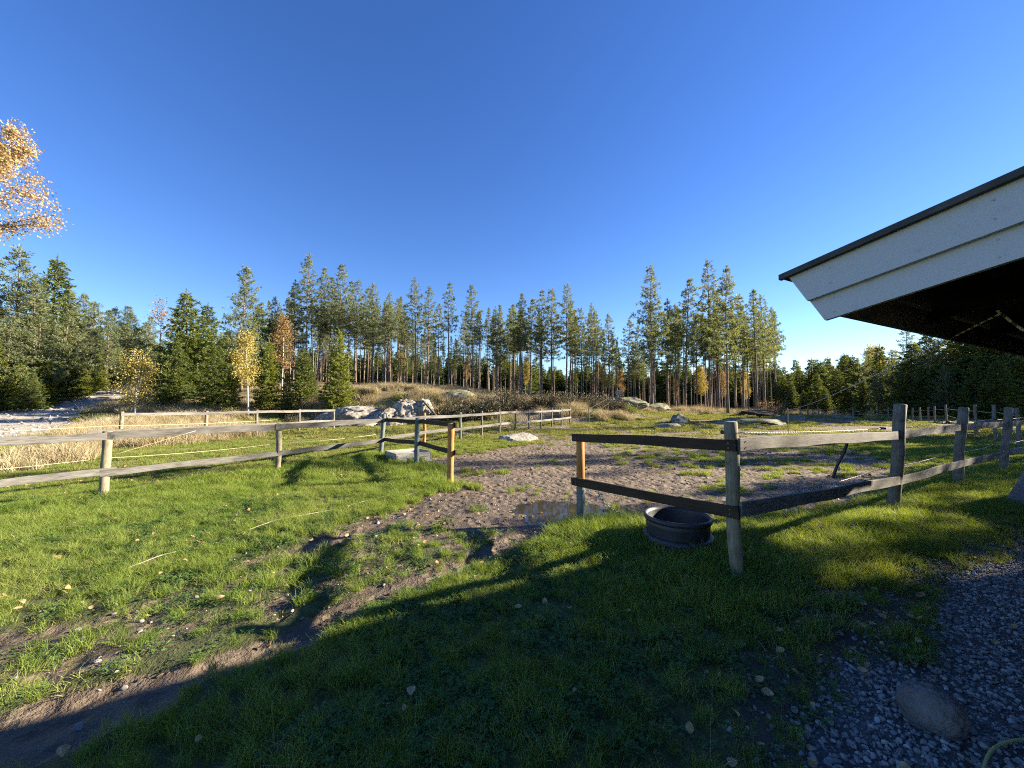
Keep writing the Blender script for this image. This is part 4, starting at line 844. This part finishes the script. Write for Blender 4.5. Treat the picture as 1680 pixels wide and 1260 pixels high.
tree_px('pine_tree', PINES[0], 1488, 536, 40, 'tall airy pine just left of the stable eave', 'pine', None, 1.2)
for i, (px_, top, y) in enumerate([(1465, 575, 38), (1500, 560, 36), (1525, 545, 37), (1545, 540, 34), (1570, 530, 35), (1595, 520, 32), (1620, 505, 33), (1650, 480, 30), (1680, 460, 30), (1710, 450, 29), (1480, 610, 34), (1515, 600, 33), (1555, 600, 31), (1600, 590, 29.5), (1640, 590, 28), (1440, 615, 37), (1420, 620, 40)]):
    v = (YPINES[i % 3], SPRUCES[0], SPRUCES[3])[i % 3]
    tree_px('pine_tree' if i % 3 == 0 else 'spruce_tree', v, px_, top, y, 'dense bushy pine in the dark wood behind the wire fence' if i % 3 == 0 else 'dense drooping spruce in the dark wood behind the wire fence', 'pine' if i % 3 == 0 else 'spruce', 'dark wood behind the wire fence', 1.2)
# the wood goes on to the right of the picture and shades the yard
for i in range(18):
    y = -8 + 46 * (i + trng.uniform(0, 0.8)) / 18; x = 31 + trng.uniform(0, 12) + max(0, y - 12) * 0.75
    tree('pine_tree', PINES[trng.randrange(6)] if i % 2 else YPINES[i % 3], x, y, trng.uniform(5.5, 9.5), 'tree of the wood beside the stable', 'pine', 'wood beyond the right picture edge')
for i, (x, y, h_) in enumerate([(37, 16.6, 17), (40, 26.5, 18)]):
    tree('pine_tree', PINES[i], x, y, h_, 'tall pine of the wood beside the stable', 'pine', 'tall pines beyond the right picture edge')
for i, (x, y, h_) in enumerate([(22, 4.2, 8.0), (24.5, 5.7, 7.5), (22.5, 9.2, 8.0), (25, 13.4, 7.6), (21, 2.2, 8.5), (27, 16.5, 8.0), (22, 7.1, 8.2), (24, 10.6, 7.6), (26, 8.2, 8.2)]):
    tree('spruce_tree' if i % 2 else 'pine_tree', SPRUCES[3] if i % 2 else YPINES[i % 3], x, y, h_, 'bushy tree just beyond the wire fence beside the stable', 'spruce' if i % 2 else 'pine', 'bushy trees beyond the right picture edge')
# shrubs
for i, (px_, y, s_, v) in enumerate([(730, 25.2, 1.1, 0), (752, 25.4, 1.2, 1), (775, 25.6, 1.3, 0), (800, 26, 1.2, 1), (822, 26.6, 1.2, 0), (845, 27, 1.1, 1), (868, 27.6, 1.1, 0), (890, 28, 1.0, 1), (912, 28.5, 1.0, 0), (935, 29, 1.0, 1), (958, 30, 1.0, 0), (978, 30, 1.0, 1), (765, 26.8, 1.0, 0), (835, 28.2, 1.2, 1), (900, 30, 1.2, 0), (1010, 29.5, 1.0, 1), (1022, 29.8, 0.9, 0)]):
    bush(BUSHES[v], x_at(px_, y), y, s_, 'dark brown heather bush along the bank behind the far fence', group='heather bushes on the bank')
for i in range(36):
    px_ = trng.uniform(620, 1290); y = trng.uniform(33, 46) if px_ < 1000 else trng.uniform(38, 48)
    bush(BUSHES[(0, 1, 1, 3)[i % 4]], x_at(px_, y), y, trng.uniform(0.4, 0.8), 'low brown undergrowth bush at the foot of the pines', group='undergrowth under the pines')
for i in range(30):
    px_ = trng.uniform(470, 720); y = trng.uniform(24.0, 28.5)
    bush(BUSHES[(0, 1, 2, 0)[i % 4]], x_at(px_, y), y, trng.uniform(0.3, 0.6), 'small bush growing among the pale outcrop rocks', group='small bushes among the outcrop')
for px_, y, v, lab in ((1277, 34, 3, 'thin yellow sapling beside the rope pole'), (1255, 36, 3, 'leafy pale sapling left of the thin yellow sapling'), (838, 24.0, 2, 'small green bush at the foot of the heather bank'), (655, 27.5, 2, 'small green bush above the jagged pale rock'), (1035, 28.5, 2, 'grassy green hummock right of the far fence end')):
    bush(BUSHES[v], x_at(px_, y), y, 1.15 if v == 3 else 0.8, lab, 'sapling' if v == 3 else 'bush', None, 'sapling' if v == 3 else 'bush')
q = (x_at(1245, 33), 33.0); o = rock('dirt_heap', q, (2.0, 1.0, 0.6), 0, 88, 'mulch', 'dark brown dirt heap below the right-hand pines', 4, 0.45, 0.1, 0.4); o['category'] = 'heap'

# ------------------------------------------------------------------ scattered ground cover (grass, stones, leaves)
def src(name, mesh):
    return bpy.data.objects.new(name, mesh)
def scatter(name, pts, scl, rot, idx, sources, label):
    me = bpy.data.meshes.new(name); n_ = len(pts); me.vertices.add(n_); me.vertices.foreach_set('co', np.asarray(pts, np.float32).ravel())
    put_attr(me, 'scl', scl); a_ = me.attributes.new('rot', 'FLOAT_VECTOR', 'POINT'); a_.data.foreach_set('vector', np.asarray(rot, np.float32).ravel())
    b_ = me.attributes.new('idx', 'INT', 'POINT'); b_.data.foreach_set('value', np.asarray(idx, np.int32)); me.update()
    o = link(bpy.data.objects.new(name, me)); tag(o, label, None, None, 'stuff')
    col = bpy.data.collections.new(name + '_shapes')
    for s_ in sources: col.objects.link(s_)
    ng = bpy.data.node_groups.new(name, 'GeometryNodeTree'); ng.interface.new_socket('Geometry', in_out='INPUT', socket_type='NodeSocketGeometry'); ng.interface.new_socket('Geometry', in_out='OUTPUT', socket_type='NodeSocketGeometry')
    N, L = ng.nodes, ng.links; gi, go = N.new('NodeGroupInput'), N.new('NodeGroupOutput')
    ip = N.new('GeometryNodeInstanceOnPoints'); ci = N.new('GeometryNodeCollectionInfo'); ci.inputs['Collection'].default_value = col
    ci.inputs['Separate Children'].default_value = True; ci.inputs['Reset Children'].default_value = True
    def na(nm, ty):
        q_ = N.new('GeometryNodeInputNamedAttribute'); q_.data_type = ty; q_.inputs['Name'].default_value = nm; return q_.outputs['Attribute']
    L.new(gi.outputs[0], ip.inputs['Points']); L.new(ci.outputs[0], ip.inputs['Instance']); ip.inputs['Pick Instance'].default_value = True
    L.new(na('idx', 'INT'), ip.inputs['Instance Index']); L.new(na('rot', 'FLOAT_VECTOR'), ip.inputs['Rotation']); L.new(na('scl', 'FLOAT'), ip.inputs['Scale'])
    L.new(ip.outputs[0], go.inputs[0]); md = o.modifiers.new('scatter', 'NODES'); md.node_group = ng
    return o
def tuft_mesh(seed, nb, rad, hgt, wid, mat, lean=0.35, curve=0.5):
    rng = np.random.default_rng(seed); a_ = rng.uniform(0, 6.28, nb); r_ = rad * np.sqrt(rng.uniform(0, 1, nb)); h_ = hgt * rng.uniform(0.45, 1.15, nb)
    B = np.stack([r_ * np.cos(a_), r_ * np.sin(a_), np.full(nb, -0.01)], 1); d = rng.normal(size=(nb, 2)) * lean; d3 = np.stack([d[:, 0], d[:, 1], np.ones(nb)], 1)
    s_ = rng.uniform(0, 6.28, nb); S = np.stack([np.cos(s_), np.sin(s_), np.zeros(nb)], 1) * (wid * rng.uniform(0.6, 1.2, nb))[:, None] * 0.5
    m_ = B + d3 * (h_ * 0.55)[:, None]; tip = B + d3 * h_[:, None] * np.array([1 + curve, 1 + curve, 0.92])
    V = np.stack([B - S, B + S, m_ - S * 0.8, m_ + S * 0.8, tip], 1).reshape(-1, 3); k = np.arange(nb)[:, None] * 5
    return np_mesh('tuft', V, k + np.array([[0, 1, 3, 2]]), k + np.array([[2, 3, 4]]), True, [M[mat]])
def clover_mesh(seed, n_=40, rad=0.10):
    rng = np.random.default_rng(seed); V, q = [], []
    for i in range(n_):
        a_ = rng.uniform(0, 6.28); r_ = rad * math.sqrt(rng.uniform()); c_ = np.array([r_ * math.cos(a_), r_ * math.sin(a_), rng.uniform(0.015, 0.045)]); t0 = rng.uniform(0, 6.28); s_ = rng.uniform(0.007, 0.012); tl = rng.normal(size=2) * 0.25
        for j in range(3):
            t_ = t0 + j * 2.094
            for (rr_, aa) in ((0, 0), (1.0, -0.62), (1.55, 0), (1.0, 0.62)):
                x_, y_ = rr_ * s_ * math.cos(t_ + aa), rr_ * s_ * math.sin(t_ + aa); V.append(c_ + np.array([x_, y_, tl[0] * x_ + tl[1] * y_ + 0.1 * rr_ * s_]))
            k = len(V); q.append((k - 4, k - 3, k - 2, k - 1))
    return np_mesh('clover', V, q, None, False, [M['clover_leaves']])
def pebble_mesh(seed, mat='gravel'):
    bm = bmesh.new(); bmesh.ops.create_icosphere(bm, subdivisions=2, radius=1); so = Vector((seed * 5.1, seed * 2.3, 0.7 * seed)); pr = random.Random(seed)
    sx, sy, sz = 1.0, pr.uniform(0.6, 0.9), pr.uniform(0.45, 0.75)
    planes = [(Vector((pr.gauss(0, 1), pr.gauss(0, 1), pr.gauss(0, 1))).normalized(), pr.uniform(0.45, 0.85)) for _ in range(9)]
    for v in bm.verts:
        p_ = v.co * (1 + 0.3 * mnoise.noise(v.co * 0.9 + so))
        for pn, h_ in planes:
            e_ = p_.dot(pn) - h_
            if e_ > 0: p_ = p_ - pn * e_
        v.co = Vector((p_.x * sx, p_.y * sy, p_.z * sz))
    me = bpy.data.meshes.new('pebble'); bm.to_mesh(me); bm.free(); me.materials.append(M[mat]); return me
def leaf_mesh(seed):
    r_ = random.Random(seed); V = []; n_ = 5; cu = r_.uniform(-0.5, 0.5); fo = r_.uniform(0.1, 0.5)
    for i in range(n_ + 1):
        t_ = i / n_; w_ = 0.42 * math.sin(math.pi * min(1, t_ * 0.93 + 0.05)) ** 0.8
        for s_ in (-1, 0, 1): V.append(((t_ - 0.5), s_ * w_, abs(s_) * w_ * fo + cu * (t_ - 0.5) ** 2 + 0.05))
    q = [(i * 3 + j, i * 3 + j + 1, i * 3 + j + 4, i * 3 + j + 3) for i in range(n_) for j in range(2)]
    return np_mesh('leaf', V, q, None, True, [M['fallen']])
def cloud(rng, n_, y0, y1, half=1.55, pad=1.2):
    """points spread over the ground ahead, by area"""
    y = np.sqrt(rng.uniform(y0 * y0, y1 * y1, n_)); x = rng.uniform(-1, 1, n_) * (half * y + pad); return x, y
def rots(rng, n_, tilt=0.12): return np.stack([rng.normal(size=n_) * tilt, rng.normal(size=n_) * tilt, rng.uniform(0, 6.28, n_)], 1)
def lushness(x, y, m):
    """how much grass grows here, and how tall"""
    un = 0.5 + 0.9 * (fbm(x * 1.1, y * 1.1, 61) - 0.42) + 0.5 * (fbm(x * 4, y * 4, 63, 3) - 0.5)
    bare = np.maximum.reduce([m['mud'], m['track'] * 0.72, m['gravel'], m['dirt'] * 0.72, m['road'] * 1.2])
    left = sm((dline(x, y, [LF[0], LF[1], LF[2], LF[3], pM, pO]) * -1 + 2.2) / 1.6) * sm((13 - y) / 3)
    side = (x - pA[0]) * (pC[1] - pA[1]) - (y - pA[1]) * (pC[0] - pA[0])       # >0: camera side of the left fence
    beyond = (side < -0.4)
    right = sm(1.2 - dline(x, y, [tuple(pG), tuple(p1), tuple(p2), tuple(p3), tuple(p4)]) / 1.1)
    hgt = 0.32 + 0.5 * (fbm(x * 2.6, y * 2.6, 67, 3) - 0.5) + 0.42 * left * (~beyond) + 0.55 * right + 0.35 * np.clip(un - 0.45, -0.3, 0.5)
    return np.clip(1.15 - 1.25 * bare, 0, 1) * np.clip(0.55 + un * 0.7, 0.2, 1), np.clip(hgt, 0.2, 1.3), beyond
def in_stable(x, y): return (UDIR[0] * x + UDIR[1] * y > U0 + 0.3) & (NDIR[0] * x + NDIR[1] * y < -0.35)
rg = np.random.default_rng(5)
def grow(name, n_, y0, y1, sources, label, scl, thresh=1.0, pick=None, zoff=0.0, tilt=0.12, fade=None):
    x, y = cloud(rg, n_, y0, y1); m = masks(x, y); d, hgt, beyond = lushness(x, y, m)
    keep = (rg.uniform(size=n_) < d * thresh) & ~in_stable(x, y)
    if pick is not None: keep &= pick(x, y, m, beyond)
    x, y, hgt = x[keep], y[keep], hgt[keep]
    s_ = scl(x, y, hgt) * rg.uniform(0.75, 1.25, len(x)); z = height(x, y) + zoff
    return scatter(name, np.stack([x, y, z], 1), s_, rots(rg, len(x), tilt), rg.integers(0, len(sources), len(x)), [src(name + '_shape', q_) for q_ in sources], label)
near_tufts = [tuft_mesh(i, 95, 0.09, 0.15, 0.0042, 'grass_blades', 0.38) for i in range(4)]
grow('grass', 15000, 0.5, 7.0, near_tufts, 'green grass of the near lawn', lambda x, y, h: 0.28 + 0.72 * h, 1.0)
mid_tufts = [tuft_mesh(20 + i, 190, 0.20, 0.17, 0.009, 'grass_blades', 0.4) for i in range(3)]
grow('grass', 9000, 6.5, 14, mid_tufts, 'green grass along the fences', lambda x, y, h: 0.22 + 0.75 * h, 1.0, lambda x, y, m, b: ~b | (rg.uniform(size=len(x)) < 0.3))
short_tufts = [tuft_mesh(30 + i, 210, 0.26, 0.085, 0.010, 'short_grass', 0.6) for i in range(3)]
grow('grass', 10000, 7.0, 17, short_tufts, 'short yellowish grass of lane and paddock', lambda x, y, h: 0.5 + 0.5 * h, 0.95, lambda x, y, m, b: b | (m['far'] > 0.1) | (rg.uniform(size=len(x)) < 0.3))
far_tufts = [tuft_mesh(40 + i, 270, 0.55, 0.13, 0.022, 'short_grass', 0.6) for i in range(3)]
grow('grass', 9000, 15, 36, far_tufts, 'short grass of the far meadow', lambda x, y, h: 0.7 + 0.4 * h, 0.85, lambda x, y, m, b: ((y < 25.5) | (x > 5)) & (m['road'] < 0.4))
track_tufts = [tuft_mesh(50 + i, 50, 0.08, 0.045, 0.0040, 'short_grass', 0.8) for i in range(3)]
grow('grass', 10000, 0.8, 8.0, track_tufts, 'sparse trodden grass between the wheel ruts', lambda x, y, h: 0.7 + 0.5 * h, 1.0, lambda x, y, m, b: (m['track'] > 0.3) | (m['dirt'] > 0.2) | (m['pad'] > 0.2) & (fbm(x * 2, y * 2, 88) > 0.52))
grow('clover', 9500, 0.6, 6.0, [clover_mesh(i) for i in range(4)], 'low clover leaves in the near lawn', lambda x, y, h: 0.8 + 0.3 * h, 1.0, lambda x, y, m, b: fbm(x * 1.4, y * 1.4, 71) + 0.25 * (m['track'] > 0.4) > 0.47)
# tall dry grass
def dry_where(x, y, m, b):
    n_ = fbm(x * 0.5, y * 0.5, 91)
    z1 = (dline(x, y, [U(-60, 775), U(60, 765), U(110, 745)]) < 0.75)
    z2 = (sdpoly(x, y, [U(120, 712), U(205, 735), U(345, 724), U(420, 716), U(330, 690), U(240, 690)]) < 0.5)
    z3 = (y > 25.8) & (x < 8) & (x > -20) & (n_ > 0.40)
    z4 = (y > 34) & (n_ > 0.52); z5 = (m['road'] < 0.15) & (x < -14) & (y > 14) & (n_ > 0.62)
    return z1 | z2 | z3 | z4 | z5
dry = [tuft_mesh(60 + i, 60, 0.24, 0.52, 0.012, 'dry_stems', 0.28, 0.6) for i in range(3)]
x, y = cloud(rg, 60000, 5, 52); m = masks(x, y); k = dry_where(x, y, m, None) & (m['mud'] < 0.4) & (rg.uniform(size=len(x)) < np.where(y > 33, 0.25, 1.0)); x, y = x[k], y[k]
scatter('dry_grass', np.stack([x, y, height(x, y)], 1), rg.uniform(0.45, 1.15, len(x)) * np.where(y > 24, 1.25, 1.0) * np.where(y < 9, 0.8, 1), rots(rg, len(x)), rg.integers(0, 3, len(x)), [src('dry_shape', q_) for q_ in dry], 'tall straw-coloured dry grass on the banks')
# gravel, stones, fallen leaves
peb = [pebble_mesh(i) for i in range(6)]
n_ = 72000; x = rg.uniform(0.4, 6.5, n_); y = rg.uniform(0.5, 4.6, n_); m = masks(x, y); k = ((rg.uniform(size=n_) < m['gravel']) | (rg.uniform(size=n_) < m['dirt'] * 0.10)) & ~in_stable(x, y); x, y = x[k], y[k]
sz = 0.005 + 0.015 * rg.uniform(size=len(x)) ** 2.4
scatter('gravel', np.stack([x, y, height(x, y) + sz * 0.25], 1), sz, rots(rg, len(x), 0.35), rg.integers(0, 6, len(x)), [src('gravel_shape', q_) for q_ in peb], 'grey crushed gravel beside the stable')
n_ = 14000; x, y = cloud(rg, n_, 0.8, 9); m = masks(x, y); cl = fbm(x * 1.6, y * 1.6, 95); k = rg.uniform(size=n_) < np.clip(m['track'] * 0.55 + m['mud'] * 0.22, 0, 1) * sm((cl - 0.35) / 0.25); x, y = x[k], y[k]
sz = 0.005 + 0.022 * rg.uniform(size=len(x)) ** 3
scatter('stones', np.stack([x, y, height(x, y) + sz * 0.3], 1), sz, rots(rg, len(x), 0.3), rg.integers(0, 6, len(x)), [src('stones_shape', q_) for q_ in peb], 'loose pale stones pressed into the wheel track')
n_ = 2600; x, y = cloud(rg, n_, 0.7, 9); m = masks(x, y); cl = fbm(x * 0.8, y * 0.8, 97); k = (rg.uniform(size=n_) < 0.26 + 0.7 * m['dirt'] + 0.25 * m['mud'] * (y < 6)) & ~in_stable(x, y); x, y = x[k], y[k]
scatter('fallen_leaves', np.stack([x, y, height(x, y) + 0.045], 1), rg.uniform(0.025, 0.055, len(x)), rots(rg, len(x), 0.4), rg.integers(0, 4, len(x)), [src('leaf_shape', leaf_mesh(i)) for i in range(4)], 'fallen birch leaves lying on grass and dirt')

# the far wood that closes the view between the trunks
n_ = 1000; fa = rg.uniform(-1.05, 1.05, n_); fr = rg.uniform(88, 140, n_); x, y = np.sin(fa) * fr * 1.2, np.cos(fa) * fr; k = (y > 60); x, y = x[k], y[k]
scatter('far_wood', np.stack([x, y, height(x, y) - 0.3], 1), rg.uniform(0.9, 1.5, len(x)), rots(rg, len(x), 0.02), rg.integers(0, 3, len(x)), [src('far_shape', SPRUCES[0][1]), src('far_shape', SPRUCES[3][1]), src('far_shape', SPRUCES[1][1])], 'far dark wood closing the view between the pine trunks')

n_ = 9000; tt_ = rg.uniform(0, 1, n_); x = rg.uniform(-48, -16, n_); y = rg.uniform(13, 52, n_); m = masks(x, y); k = rg.uniform(size=n_) < m['road'] * 0.9; x, y = x[k], y[k]
sz = 0.02 + 0.13 * rg.uniform(size=len(x)) ** 4
scatter('road_stones', np.stack([x, y, height(x, y) + sz * 0.2], 1), sz, rots(rg, len(x), 0.3), rg.integers(0, 6, len(x)), [src('road_shape', q_) for q_ in peb], 'loose stones on the rising gravel road')
n_ = 5000; x = rg.uniform(-48, -14, n_); y = rg.uniform(13, 52, n_); d_ = dline(x, y, ROAD); nn = fbm(x * 0.6, y * 0.6, 199); m = masks(x, y); k = (nn > 0.5) & (d_ < 8) & (m['road'] < 0.35); x, y = x[k], y[k]
scatter('roadside_grass', np.stack([x, y, height(x, y)], 1), rg.uniform(0.5, 1.2, len(x)), rots(rg, len(x)), rg.integers(0, 3, len(x)), [src('roadside_shape', q_) for q_ in far_tufts], 'tufts of yellowish grass along the gravel road')
n_ = 1400; x = rg.uniform(0.5, 6.5, n_); y = rg.uniform(1.4, 5.2, n_); m = masks(x, y); k = rg.uniform(size=n_) < np.clip(m['dirt'] * 0.5 + m['gravel'] * 0.12, 0, 1); x, y = x[k], y[k]
scatter('fallen_leaves', np.stack([x, y, height(x, y) + 0.02], 1), rg.uniform(0.022, 0.048, len(x)), rots(rg, len(x), 0.4), rg.integers(0, 4, len(x)), [src('leaf_shape', leaf_mesh(10 + i)) for i in range(4)], 'pale fallen leaves on the shaded dirt beside the gravel')
# mud clods, dead straw and droppings of leaves
clod = [pebble_mesh(20 + i, 'clod') for i in range(4)]
n_ = 14000; x, y = cloud(rg, n_, 1.0, 16); m = masks(x, y); cl = fbm(x * 1.1, y * 1.1, 195); k = rg.uniform(size=n_) < m['mud'] * sm((cl - 0.38) / 0.2) * 0.75; x, y = x[k], y[k]
sz = (0.006 + 0.022 * rg.uniform(size=len(x)) ** 2.2) * np.where(y > 7, 1.4, 1.0)
scatter('mud_clods', np.stack([x, y, height(x, y) + sz * 0.15], 1), sz, rots(rg, len(x), 0.4), rg.integers(0, 4, len(x)), [src('clod_shape', q_) for q_ in clod], 'trodden mud clods on the track and paddock')
straw = [tuft_mesh(80 + i, 12, 0.10, 0.13, 0.0035, 'dry_stems', 0.9) for i in range(3)]
grow('straw', 2600, 0.8, 9, straw, 'dead straw-coloured stems in the lawn', lambda x, y, h: 0.5 + 0.7 * h, 0.8, lambda x, y, m, b: fbm(x * 1.9, y * 1.9, 171) > 0.5)
